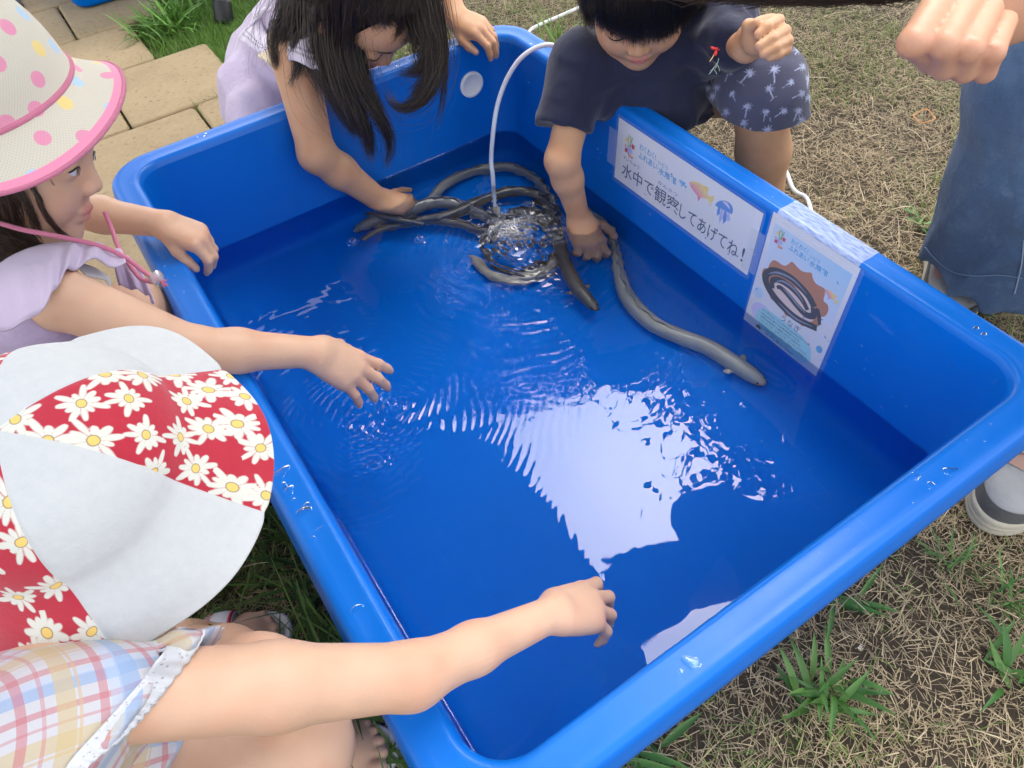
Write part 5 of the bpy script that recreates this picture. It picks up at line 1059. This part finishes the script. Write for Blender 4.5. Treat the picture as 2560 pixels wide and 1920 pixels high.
for a in range(3000):
    i = g.integers(0, len(V)); c = V[i]
    if any(np.linalg.norm(c-x) < .0255 for x in done): continue
    done.append(c); vw = norm(CAM_C-c); a1 = norm(np.cross(vw, (0, 0, 1))); a2 = np.cross(a1, vw); an_ = g.uniform(-.9, .9); t1 = a1*math.cos(an_)+a2*math.sin(an_); t2 = -a1*math.sin(an_)+a2*math.cos(an_)
    dv = V-c; near = np.where(np.einsum('ij,ij->i', dv, dv) < .022**2)[0]; x, y = dv[near]@t1, -dv[near]@t2*-1; sc = g.uniform(.75, 1.15)
    def seg(x0, y0, x1, y1, w0, w1):
        X, Y = x-x0*sc, y-y0*sc; ex, ey = (x1-x0)*sc, (y1-y0)*sc; t = np.clip((X*ex+Y*ey)/(ex*ex+ey*ey), 0, 1); return np.hypot(X-t*ex, Y-t*ey)-(w0+(w1-w0)*t)*sc
    dd = seg(0, .002, .003, -.014, .0007, .0010)
    if g.uniform() < .3: dd = np.minimum(dd, seg(-.003, -.0145, .009, -.0145, .0005, .0005))
    for t_ in (-2.6, -2.0, -1.2, -.3, .3, 1.0, 1.6, 2.3, 2.9): dd = np.minimum(dd, seg(0, .002, .0085*math.cos(t_), .002+.0075*math.sin(t_)-.0012, .0012, .0003))
    pr_[near] = np.minimum(pr_[near], dd)
m = MT('palm_print_cotton'); n1 = m.noise(14, 4, .6); n2 = m.noise(700, 2); n3 = m.noise(90, 3)
c = m.mix(n1, (.050, .052, .095), (.080, .082, .14)); c = m.mix(m.math('MULTIPLY', m.step(m.attr('print'), 0, .0005), m.ramp(n3, [(.2, .5), (.6, .9)])), c, (.42, .46, .66))
m.pri(Base_Color=c, Roughness=.9, Sheen_Weight=.2); m.bump(m.math('ADD', n2, n3), .35, .0012)
sh_ = mesh_obj('shorts', V, F, m.m, p, attrs={'print': pr_})
def emb(name, pts, w, col, dd):
    v, f = sweep(catmull([PX(u, v, dd) for u, v in pts], 5), w, 6, flat=(1, .5)); return mesh_obj(name, v, f, flat_mat(name+'_thread', col, .7), p)
dg = bpy.context.evaluated_depsgraph_get(); dg.update()
tee = [c for c in p.children if c.name.startswith('tshirt')]
de = min(1.4, cast(1790, 130, tee))-.003 if cast(1790, 130, tee) < 5 else 1.15
for k, (u, v) in enumerate(((1803, 104), (1778, 122), (1800, 125), (1776, 118), (1786, 140))): emb('embroidered_flower', [(1790, 122), ((1790+u)/2+2, (122+v)/2), (u, v)], np.array([.0022]*5+[.0026]*5+[.0006]), (.62, .035, .04), de)
emb('embroidered_stem', [(1791, 124), (1786, 134), (1781, 144), (1774, 154)], .0008, (.70, .42, .22), de)
for k, (a, b) in enumerate((((1797, 146), (1788, 172)), ((1790, 158), (1798, 172)), ((1792, 160), (1776, 178)), ((1786, 168), (1772, 186)), ((1784, 172), (1792, 186)), ((1795, 166), (1799, 178)))): emb('embroidered_leaf', [a, ((a[0]+b[0])/2+1, (a[1]+b[1])/2), b], .0007, (.22, .30, .27), de)
adopt(p)

# ============ adult bending in from the right
p = person('adult in blue jeans and grey sneakers at the right, loose fist above the tub', (1.06, .12, 0))
sol = SOLID()
wr = PX(2590, -45, .47)
palm = SM([RC(wr, PX(2405, -25, .470), .021, .014), RC(wr, PX(2505, 45, .475), .021, .013), RC(wr, PX(2455, 10, .478), .021, .016), EL(PX(2470, 30, .492), (.030, .030, .018))], .014)
fp = [([(2375, -45, .452), (2282, 106, .440), (2328, 148, .462), (2362, 118, .474)], .0094), ([(2428, -8, .452), (2360, 112, .437), (2362, 168, .457), (2392, 140, .474)], .0089), ([(2474, 25, .452), (2424, 122, .439), (2412, 178, .458), (2435, 150, .474)], .0082), ([(2512, 55, .456), (2482, 130, .445), (2462, 182, .460), (2470, 155, .474)], .0075)]
fing = [SM(chain([PX(*q) for q in pth], [r*.96, r*.93, r*.84, r*.76]), .003) for pth, r in fp]
fing.append(SM(chain([PX(2480, 60, .49), PX(2430, 105, .49), PX(2395, 140, .485)], [.014, .011, .009]), .005))
sol.U(FINGERS(palm, fing, .0008), .006)
el = PX(2900, 60, .60); sol.U(RC(wr, el, .021, .036), .02); sh = np.array([.88, .05, .88]); sol.U(RC(el, sh, .038, .05), .02)
hcA = np.array([.575, .36, .845]); axA = frame((-.35, .25, -.9), (-.9, .1, .35)); sol.U([EL(hcA, (.10, .11, .080), axA), RC(hcA, np.array([.80, .26, .86]), .05, .06)], .02)
chest = np.array([.86, .25, .86]); pel = np.array([1.17, .02, .76])
sol.U(RC(chest, pel, .12, .14), .04)
body_mesh(sol, p, [(PX(*q[1]), .012, (.64, .27, .18), .45) for q, r in fp]+[(PX(*q[2]), .010, (.60, .27, .20), .4) for q, r in fp], base=(.60, .345, .22), h=.0023, clip=(np.array([.42, -.1, .55]), np.array([1.4, .6, 1.0])))
# dark top
d = SOLID(); d.U(SM([RC(chest, pel, .135, .15), RC(np.array([.80, .41, .86]), np.array([.88, .05, .87]), .085, .085), RC(sh, el*.75+sh*.25, .062, .058)], .05), .02); d.disp = folds(55, .008, (8, 8, 8))
cloth(d, 'shirt', fabric('olive_shirt', (.10, .085, .045), 800).m, p, .008)
# jeans
m = MT('denim'); n1 = m.noise(9, 5, .65); tw = m.n('TexNoise'); m.L(m.mapping(m.coord(), (1500, 1500, 160), (.5, .5, 0)), tw.inputs['Vector']); tw.inputs['Scale'].default_value = 1; n3 = m.noise(45, 4, .7)
c = m.ramp(n1, [(.25, (.016, .042, .105)), (.5, (.036, .085, .18)), (.72, (.12, .21, .35))]); c = m.mix(m.math('MULTIPLY', tw.outputs[0], .6), c, (.17, .26, .40)); c = m.mix(m.math('MULTIPLY', m.ramp(n3, [(.55, 0), (.75, 1)]), .35), c, (.22, .32, .46))
m.pri(Base_Color=c, Roughness=.9, Sheen_Weight=.15); cr = m.noise(1, 3, .55, m.mapping(m.coord(), (26, 26, 9), (.3, .2, 0)))
m.bump(m.math('ADD', m.math('ADD', tw.outputs[0], m.math('MULTIPLY', n3, 2)), m.math('MULTIPLY', cr, 9)), .6, .002); M_DENIM = m.m
d = SOLID(); ank = PX(2470, 690, 1.235); kneeA = PX(2660, 150, .98)
d.U(SM([RC(ank+(.012, .0, -.012), ank*.5+kneeA*.5+(.02, 0, 0), .104, .090), RC(ank*.5+kneeA*.5+(.02, 0, 0), kneeA, .090, .092), RC(kneeA, pel+(-.02, .06, -.05), .10, .13)], .05), .02)
ank2 = np.array([1.10, -.10, .08]); d.U(SM([RC(ank2, np.array([1.12, -.12, .42]), .11, .10), RC(np.array([1.12, -.12, .42]), pel+(0, -.08, -.05), .10, .13)], .05), .02)
dn = norm(np.array([ank[0]-kneeA[0], ank[1]-kneeA[1], -.62])); d.cut(np.array([1.1, .25, .080]), (0, 0, -1)); d.S(RC(ank+(0, 0, -.2), ank+(0, 0, .03), .092, .080), .006)
fb = folds(65, .013, (17, 17, 5)); d.disp = fb
cloth(d, 'jeans', M_DENIM, p, .005, clip=(np.array([.8, -.35, .0]), np.array([1.5, .5, .8])))
jn = [c for c in p.children if c.name.startswith('jeans')]; dg.update()
def onjean(u, v, lift=.003): x = cast(u, v, jn); return PX(u, v, (x if x < 1.3 else 1.155)-lift)
pts = [onjean(u, v) for u, v in ((2312, 618), (2345, 655), (2385, 682), (2435, 690), (2500, 688), (2556, 696))]; v, f = sweep(catmull(pts, 6), .0010, 6); mesh_obj('hem_stitching', v, f, flat_mat('hem_thread', (.16, .24, .36), .8), p)
pts = [onjean(u, v) for u, v in ((2536, 735), (2545, 700), (2554, 660), (2560, 600))]; v, f = sweep(catmull(pts, 6), .0012, 6); mesh_obj('side_seam', v, f, flat_mat('seam_thread', (.30, .38, .50), .8), p)
# hair hanging from the head
hg = []
for k in range(46):
    t = (k % 23)/22; u0 = 2215-545*t; dd = .655-.03*t+(.02 if k > 22 else 0); low = -13+22*math.sin(min(1, .06+t*1.2)*math.pi)**.7-(14 if k > 22 else 0); top = hcA+np.array([.02-.10*t, .06*math.cos(k*1.7), .09]); sd2 = hcA+np.array([-.03-.09*t, .05*math.cos(k*1.7)-.03, -.02])
    hg.append(([top, sd2, PX(u0+85, -60+8*math.sin(k), dd), PX(u0-10, -24+low*.7+4*math.sin(k*3.1), dd), PX(u0-95, low-4+3*math.sin(k*2.2), dd+.006)], .012))
strands('hair', hg, 9000, .00055, M_HAIR, p, seed=9, clump=.55, jit=.0012, colA=(.022, .012, .009), colB=(.075, .040, .027))
cs = SOLID(); cs.U(EL(hcA+axA[0]*-.012+axA[1]*.012, (.108, .112, .092), axA)); cloth(cs, 'scalp_hair', flat_mat('hair_base_brown', (.020, .012, .009), .6), p, .006)
# sneakers: cream sole, grey toe guard, light grey upper with pink panel and lace
M_SOLE = fabric('cream_sole', (.52, .47, .37), 300, .4, .3).m; M_GREY = fabric('grey_leather', (.36, .36, .36), 500, .4, .25, .6).m; M_DGREY = fabric('dark_grey_suede', (.085, .085, .085), 700, .6, .4).m; M_PINKP = fabric('dusty_pink_leather', (.50, .30, .24), 500, .4, .25, .6).m; M_LACEW = fabric('grey_lace', (.50, .50, .50), 1500, 1.5, .5).m
def sneaker(toe, dr, side):
    dr = norm((*dr, 0)); s = np.array([dr[1], -dr[0], 0]); Lf, hw_ = .245, .047
    def outline(x, grow=0):                         # half widths left / right at distance x behind the toe
        t = np.clip(x/Lf, 0, 1); w = hw_*(np.sqrt(np.clip(1-((.30-t)/.30)**2*(t < .30), 0, 1)))*(1-.20*np.clip((t-.35)/.3, 0, 1))*np.sqrt(np.clip(1-((t-.80)/.20)**2*(t > .80), 0, 1)); return w
    N = 44; xs_ = Lf*(.5-.5*np.cos(np.linspace(0, np.pi, N))); hwid = outline(xs_)
    loop = [toe-dr*x+s*(w+side*.006*math.sin(3*x/Lf)) for x, w in zip(xs_, hwid)]+[toe-dr*x-s*(w-side*.006*math.sin(3*x/Lf)) for x, w in zip(xs_[::-1][1:-1], hwid[::-1][1:-1])]
    loop = np.array(loop); n = len(loop); c0 = loop.mean(0); V = []
    for g_, z in ((.97, .002), (1.0, .006), (1.0, .012), (.988, .0135), (1.0, .015), (1.0, .021), (.988, .0225), (1.0, .024), (.998, .031), (.975, .034)): V += [c0+(q-c0)*g_+(0, 0, z) for q in loop]
    F = [(l*n+i, l*n+(i+1) % n, (l+1)*n+(i+1) % n, (l+1)*n+i) for l in range(9) for i in range(n)]+[tuple(9*n+i for i in range(n)), tuple(range(n))[::-1]]
    sh_o = mesh_obj('sneaker', V, F, M_SOLE, p)
    E_ = np.array([c0+(q-c0)*.958 for q in loop])
    def on(edge, q, lift=0.0):                      # upper: from the sole's edge (q = 0) up to the ridge (q = 1)
        x = float((toe-edge)@dr); sp = toe-dr*np.clip(x, .048, Lf-.03); dv = edge-sp; pos = sp+dv*(max(0, math.cos(q*np.pi/2))**.75); xx = float((toe-pos)@dr)
        h = .036+.050*np.clip((xx/Lf-.25)/.45, 0, 1); pos = pos+norm(dv+(0, 0, 1e-9))*lift*math.cos(q*np.pi/2); return pos+np.array([0, 0, .030+h*math.sin(q*np.pi/2)**.85+lift*math.sin(q*np.pi/2)])
    def edge_at(x, sd_): w = outline(np.array([x]))[0]; return c0+(toe-dr*x+s*sd_*(w+side*sd_*.006*math.sin(3*x/Lf))-c0)*.958
    def strip(name, edges, q0, q1, mat, lift, nq=10, closed=False):
        V = [on(e, a_+(b_-a_)*k/nq, lift) for e, a_, b_ in zip(edges, q0, q1) for k in range(nq+1)]; m_ = len(edges); I = np.arange(m_*(nq+1)).reshape(m_, nq+1)
        if closed: I = np.vstack([I, I[:1]])
        F = np.stack([I[:-1, :-1], I[1:, :-1], I[1:, 1:], I[:-1, 1:]], -1).reshape(-1, 4); return mesh_obj(name, V, F, mat, sh_o)
    strip('upper', E_, [0]*n, [1]*n, M_GREY, 0, 16, True)
    xsE = np.array([(toe-e)@dr for e in E_]); order = list(range(n)); front = [i for i in order if xsE[i] < .15]; front = sorted(front, key=lambda i: (i if i < n//2 else i-n))
    strip('toe_guard', E_[front], [0]*len(front), [.04+.36*max(0, 1-xsE[i]/.15)**.8 for i in front], M_DGREY, .0016, 8)
    for sd_ in (1, -1):
        xs2 = np.linspace(.066, .165, 16); strip('pink_panel', [edge_at(x, sd_) for x in xs2], [.50-.12*math.sin((x-.066)/.099*np.pi) for x in xs2], [.90]*16, M_PINKP, .0018)
    xs2 = np.linspace(.085, .17, 12)
    for sd_ in (1, -1): strip('tongue', [edge_at(x, sd_) for x in xs2], [.86]*12, [1.0]*12, M_DGREY, .0026, 4)
    for k in range(4):
        x = .090+.019*k; pts = [on(edge_at(x-.004, 1), .62, .004), on(edge_at(x, 1), .80, .006), on(edge_at(x+.003, 1), .96, .008), on(edge_at(x+.003, -1), .96, .008), on(edge_at(x, -1), .80, .006), on(edge_at(x-.004, -1), .62, .004)]
        v, f = sweep(catmull(pts, 4), .0030, 8, flat=(1, .5)); mesh_obj('lace', v, f, M_LACEW, sh_o)
    return sh_o
sneaker(np.array([.770, -.012, 0]), (-1, .04), 1)
s2 = sneaker(np.array([1.035, .238, 0]), (-.80, -.60), -1)
adopt(p)

# ============ someone standing far back at the top left corner
p = person('person in dark blue jeans standing far back on the paving, only a lower leg showing', (-.06, 2.95, 0))
d = SOLID(); d.U(SM([RC((-.065, 2.84, .04), (-.07, 2.90, .40), .070, .085), RC((-.09, 2.92, .40), (-.09, 3.02, .80), .085, .11), RC((-.28, 2.96, .04), (-.24, 3.0, .40), .070, .085), RC((-.24, 3.0, .40), (-.2, 3.05, .80), .085, .11), RC((-.16, 3.05, .80), (-.16, 3.05, 1.35), .15, .17)], .03), .02); d.disp = folds(75, .01, (7, 7, 5))
cloth(d, 'jeans', flat_mat('dark_denim', (.022, .035, .075), .9), p, .012)
d = SOLID(); d.U([RC((-.06, 2.84, .03), (-.02, 2.74, .028), .032, .028), RC((-.27, 2.93, .03), (-.24, 2.83, .028), .032, .028)], .01); cloth(d, 'shoes', M_DGREY, p, .006)
d = SOLID(); d.U(SM([RC((-.16, 3.05, 1.2), (-.16, 3.05, 1.45), .16, .15), RC((-.35, 3.05, 1.4), (-.38, 3.0, 1.0), .05, .04), RC((.03, 3.05, 1.4), (.06, 3.0, 1.0), .05, .04)], .04)); cloth(d, 'shirt', fabric('grey_shirt', (.25, .26, .28)).m, p, .014)
d = SOLID(); d.U(SM([EL((-.16, 3.02, 1.68), (.078, .095, .12)), RC((-.16, 3.05, 1.45), (-.16, 3.04, 1.6), .05, .05)], .02)); body_mesh(d, p, h=.008)
adopt(p)
# ------------------------------------------------------------------ eels, air hose, bubbles, drops
m = MT('eel_skin'); n1 = m.noise(25, 4); n2 = m.noise(300, 2); m.pri(Base_Color=m.mix(m.math('MULTIPLY', n1, .4), m.attr('col', 'Color'), (.55, .53, .5), 'MULTIPLY'), Roughness=.3, Specular_IOR_Level=.6); m.bump(n2, .15, .0006); M_EEL = m.m
M_EEL.node_tree.nodes
def eel(label, path, r, back, belly, head=True):
    P = catmull(path, 14); n = len(P); t = np.linspace(0, 1, n)
    R = r*np.interp(t, [0, .02, .05, .10, .16, .55, .85, 1], [.25, .52, .72, .92, 1.0, .98, .55, .10]) if head else r*np.interp(t, [0, .3, .7, 1], [.5, 1, .9, .12])
    fl = np.interp(t, [0, .08, .5, .9, 1], [.95, .9, .92, .6, .4]); ht = np.interp(t, [0, .03, .08, .5, .9, 1], [.62, .70, .9, 1.05, 1.25, 1.3])
    V, F = sweep(P, R, 16, flat=(fl, ht)); k = np.tile(np.sin(np.linspace(0, 2*np.pi, 16, endpoint=False)), n); w = np.clip((k+.45)/.6, 0, 1)[:, None]
    cols = np.array(belly)*(1-w)+np.array(back)*w
    T = np.gradient(P, axis=0); T /= np.linalg.norm(T, axis=1)[:, None]; S = np.cross(T, (0, 0, 1)); S /= np.linalg.norm(S, axis=1)[:, None]
    o = mesh_obj('eel', V, F, M_EEL, cols=cols); tag(o, label, 'eel', 'eels in the tub')
    i0, i1 = int(n*.30), int(n*.97)                      # low dorsal fin running to the tail
    fin = []; 
    for i in range(i0, i1): u = (i-i0)/(i1-i0); h = r*.55*math.sin(min(1, u*2)*math.pi/2); top = P[i]+np.array([0, 0, R[i]*ht[i]*.9]); fin += [top, top+np.array([0, 0, h])+S[i]*h*.4*math.sin(i*.8)]
    kf = len(fin)//2; fo = mesh_obj('dorsal_fin', fin, [(2*i, 2*i+1, 2*i+3, 2*i+2) for i in range(kf-1)], M_EEL, o, cols=np.tile(np.array(back)*.8, (len(fin), 1)))
    if head:
        ih = int(n*.155)
        for sg in (1, -1):
            b = P[ih]+S[ih]*sg*R[ih]*.8; dv = norm(T[ih]*.75+S[ih]*sg*.9+np.array([0, 0, -.15])); a2 = norm(np.cross(dv, (0, 0, 1))); pts = [b-a2*r*.22, b+dv*r*.5-a2*r*.34, b+dv*r*.9-a2*r*.10, b+dv*r*.88+a2*r*.17, b+dv*r*.5+a2*r*.30, b+a2*r*.22]
            mesh_obj('pectoral_fin', pts+[q+np.array([0, 0, .0012]) for q in pts], [tuple(range(6))[::-1], tuple(range(6, 12))]+[(i, (i+1) % 6, 6+(i+1) % 6, 6+i) for i in range(6)], M_EEL, o, cols=np.tile(np.array(belly)*.8+np.array(back)*.2, (12, 1)))
            ie = int(n*.035); e = P[ie]+S[ie]*sg*R[ie]*.75+np.array([0, 0, R[ie]*ht[ie]*.5]); V2, F2, _, _ = lathe(e, S[ie]*sg+np.array([0, 0, .6]), [(.0001, .0016), (.0012, .0012), (.0017, .0), (.0012, -.001)], 12); mesh_obj('eye', V2, F2, M_IRIS, o)
            mth = [P[min(n-1, int(n*q))]+S[int(n*q)]*sg*R[int(n*q)]*.96+np.array([0, 0, -R[int(n*q)]*.12]) for q in (.003, .015, .03, .045, .058)]; v, f = sweep(mth, .0006, 5); mesh_obj('mouth_line', v, f, M_RUB, o)
    return o
u3 = lambda pts: [UW(u, v, z) for u, v, z in pts]
eel('long pale grey eel stretching along the right wall with its head under the paper sheets', u3([(1912, 962, .036), (1880, 938, .037), (1830, 905, .037), (1770, 868, .037), (1700, 842, .036), (1630, 808, .036), (1570, 745, .036), (1548, 680, .036), (1538, 620, .036), (1510, 560, .036), (1450, 520, .036), (1390, 490, .034)]), .0165, (.42, .40, .34), (.56, .53, .46))
eel('dark brown eel pointing its head out of the bubbles beside the boy\'s hand', u3([(1494, 776, .052), (1472, 752, .052), (1446, 722, .052), (1422, 680, .050), (1404, 630, .046), (1388, 580, .040), (1350, 540, .036), (1300, 535, .034), (1240, 560, .034), (1210, 610, .034), (1240, 660, .034), (1300, 680, .034), (1350, 660, .034)]), .0150, (.125, .11, .097), (.26, .24, .21))
eel('grey eel gripped in the long-haired girl\'s hand, head pointing left', u3([(885, 578, .046), (915, 562, .048), (955, 546, .052), (1005, 532, .064), (1060, 512, .062), (1110, 506, .056), (1170, 522, .048), (1230, 548, .042), (1290, 590, .036), (1350, 610, .034), (1390, 590, .034)]), .0165, (.23, .22, .205), (.36, .35, .32))
eel('grey eel curved along the back corner under the air hose', u3([(1010, 552, .05), (1040, 530, .05), (1075, 500, .046), (1110, 465, .042), (1160, 436, .038), (1220, 420, .036), (1280, 420, .036), (1335, 445, .036), (1375, 490, .036), (1400, 540, .034), (1400, 600, .034)]), .0140, (.30, .285, .25), (.42, .40, .36), head=False)
eel('dark eel tail curling beside the girl\'s hand', u3([(1060, 560, .07), (1010, 552, .075), (960, 542, .072), (930, 535, .066), (915, 540, .06)]), .0085, (.12, .115, .11), (.2, .19, .18), head=False)
eel('brown eel lying coiled on the bottom below the bubbles', u3([(1180, 640, .034), (1230, 690, .034), (1300, 700, .034), (1370, 670, .034), (1400, 610, .034), (1350, 560, .034), (1280, 560, .034), (1240, 610, .034), (1290, 650, .036)]), .0135, (.30, .27, .22), (.46, .42, .35), head=False)
eel('dark eel crossing the tangle from the girl\'s hand to the boy\'s wrist', u3([(1000, 556, .06), (1060, 548, .058), (1130, 535, .055), (1200, 505, .052), (1280, 478, .050), (1345, 490, .048), (1385, 540, .046), (1400, 600, .042), (1370, 650, .038), (1310, 670, .034)]), .0150, (.10, .09, .08), (.22, .20, .18), head=False)
eel('slim brown eel threading under the gripped eel towards the bubbles', u3([(905, 600, .05), (950, 575, .052), (1010, 560, .050), (1080, 550, .048), (1150, 560, .046), (1220, 580, .042), (1280, 560, .040), (1330, 520, .038), (1340, 470, .036)]), .0125, (.15, .135, .115), (.28, .26, .23), head=False)
# hoses
m = MT('clear_hose'); m.pri(Base_Color=(.80, .82, .90), Roughness=.22, Subsurface_Weight=.2, Specular_IOR_Level=.5); M_HOSE = m.m
hp = [UW(1238, 520, .045), UW(1234, 480, .08), PX(1232, 440, 1.40), PX(1228, 400, 1.385), PX(1233, 330, 1.355), PX(1244, 262, 1.335), PX(1266, 200, 1.315), PX(1298, 150, 1.295), PX(1335, 122, 1.283), PX(1372, 112, 1.28), PX(1400, 122, 1.29), ON(1420, 139, 2, .3045)]
rim_x = hp[-1]; hp += [rim_x+(.018, -.01, -.012), rim_x+(.032, -.03, -.12), np.array([.85, rim_x[1]-.10, .014]), np.array([.93, .86, .010]), np.array([1.02, .80, .010]), ON(1935, 408, 2, .012), ON(1985, 475, 2, .012), ON(2025, 517, 2, .012), np.array([.94, .42, .012]), np.array([.90, .20, .012]), ON(2493, 1140, 2, .012), ON(2517, 1180, 2, .012), np.array([.93, -.06, .012]), np.array([1.1, -.25, .012])]
v, f = sweep(catmull(hp, 10), .0042, 12)
tag(mesh_obj('air_hose', v, f, M_HOSE), 'translucent white air hose arching over the rim into the bubbling water', 'hose')
v, f = sweep(catmull([ON(1318, 92, 2, .012), ON(1326, 76, 2, .014), ON(1345, 64, 2, .016), ON(1400, 40, 2, .016), ON(1455, 15, 2, .016), ON(1520, -20, 2, .014), np.array([1.7, 1.75, .012])], 10), .0046, 12)
tag(mesh_obj('air_hose', v, f, flat_mat('white_hose', (.78, .78, .76), .35)), 'white hose lying on the dry grass behind the back corner of the tub', 'hose')
# air stone
v, f = sweep([UW(1238, 520, .045)-(0, 0, .0), UW(1252, 560, .032)], .009, 12); tag(mesh_obj('air_stone', v, f, flat_mat('grey_stone', (.25, .24, .22), .9)), 'small grey air stone at the lower end of the hose under the bubbles', 'air stone')
# bubbles
m = MT('bubble_film'); gl = m.n('BsdfGlossy'); gl.inputs['Roughness'].default_value = .02; tp = m.n('BsdfTransparent'); lw = m.n('LayerWeight'); lw.inputs[0].default_value = .35; mx = m.n('MixShader'); m.L(m.math('ADD', m.math('MULTIPLY', lw.outputs['Facing'], .55), .05), mx.inputs[0]); m.L(tp.outputs[0], mx.inputs[1]); m.L(gl.outputs[0], mx.inputs[2]); m.L(mx.outputs[0], m.out.inputs[0]); M_BUB = m.m
def dome(c, r):
    pr_ = [(max(.0002, r*math.cos(a)), r*.78*math.sin(a)) for a in np.linspace(np.pi/2, 0, 9)]+[(r*1.08, -.0004), (r*1.25, -.0012)]; V, F, _, _ = lathe(np.array(c), (0, 0, 1), pr_, 24); return V, [tuple(q) for q in F]
zb = .108
for u, v, r, lb in ((1393, 588, .0210, 'largest bubble dome on the water beside the boy\'s hand'), (1290, 632, .0155, 'round bubble in the middle of the bubbling patch'), (1052, 598, .0095, 'bubble floating left of the bubbling patch'), (881, 604, .0095, 'bubble floating below the head of the gripped eel'), (1114, 603, .0045, 'tiny bubble floating just left of the bubbling patch'), (1492, 634, .0042, 'tiny bubble on the boy\'s submerged hand')):
    V, F = dome(np.r_[ON(u, v, 2, zb)[:2], zb], r); tag(mesh_obj('bubble', V, F, M_BUB), lb, 'bubble', 'bubbles on the water')
g = np.random.default_rng(77); parts = []
for k in range(420):
    a, q = g.uniform(0, 6.28), abs(g.normal(0, 1)); c = bub_c+np.array([math.cos(a), math.sin(a)])*q*.032+np.array([.004, .012]); parts.append(dome((*c, zb+.0015+.004*math.exp(-q*q)), g.uniform(.0012, .0048)))
V, F = join(parts); tag(mesh_obj('foam', V, F, M_BUB), kind='stuff')
# drops of water on the rim and the walls, drips from fingers
m = MT('water_drop'); m.pri(Base_Color=(1, 1, 1), Roughness=0, IOR=1.33, Transmission_Weight=1.0); M_DROP = m.m
parts = []
def blob(c, r, nrm, st=1.0):
    n_ = 14; pr_ = [(.0002, .10), (.4, .095), (.75, .065), (.95, .025), (1.0, -.02)]; V, F, ph, ri = lathe(np.zeros(3), (0, 0, 1), [(a*r, b*r) for a, b in pr_], n_); k = 1+.25*np.sin(ph*2+r*9e3)+.15*np.sin(ph*3+r*5e3); V[:, 0] *= k*st; V[:, 1] *= k
    q = Vector((0, 0, 1)).rotation_difference(Vector(nrm)); R_ = np.array(q.to_matrix()); return V@R_.T+c, [tuple(x) for x in F]
for u, v, r in ((702, 1183, .0070), (708, 1215, .004), (720, 1230, .0055), (757, 1280, .0065), (768, 1266, .004), (730, 1252, .003), (805, 1320, .0030), (782, 1346, .0030), (890, 1525, .005), (655, 1115, .006), (668, 1140, .005), (2150, 1620, .002), (1727, 1655, .006), (1700, 1680, .003), (1748, 1668, .003), (2290, 1190, .005), (2440, 820, .003), (2460, 835, .003), (2380, 1180, .006), (2330, 1215, .004)):
    parts.append(blob(ON(u, v, 2, .2994), r, (0, 0, 1), g.uniform(.8, 1.6)))
for k in range(44):
    s_ = g.integers(0, 4); t = g.uniform(.05, .95); o_ = g.uniform(.004, .026)
    c = [(o_, t*TL), (TW-o_, t*TL), (t*TW, o_), (t*TW, TL-o_)][s_]; parts.append(blob(np.array([*c, .2996]), g.uniform(.0006, .0017), (0, 0, 1)))
for k in range(60):
    z = g.uniform(.12, .27); y = g.uniform(.1, TL-.1); parts.append(blob(np.array([TW-.0374-(.289-z)*.0377, y, z]), g.uniform(.0008, .0022), (-1, 0, .05)))
for k in range(45):
    z = g.uniform(.12, .27); x = g.uniform(.1, TW-.1); parts.append(blob(np.array([x, TL-.0374-(.289-z)*.0377, z]), g.uniform(.0008, .0022), (0, -1, .05)))
for u, v, d_ in ((926, 1040, 1.01), (928, 1062, 1.03), (958, 1018, 1.0), (921, 1100, 1.05)): parts.append(blob(PX(u, v, d_), .0028, (0, 0, 1)))
V, F = join(parts); tag(mesh_obj('water_drops', V, F, M_DROP), kind='stuff')
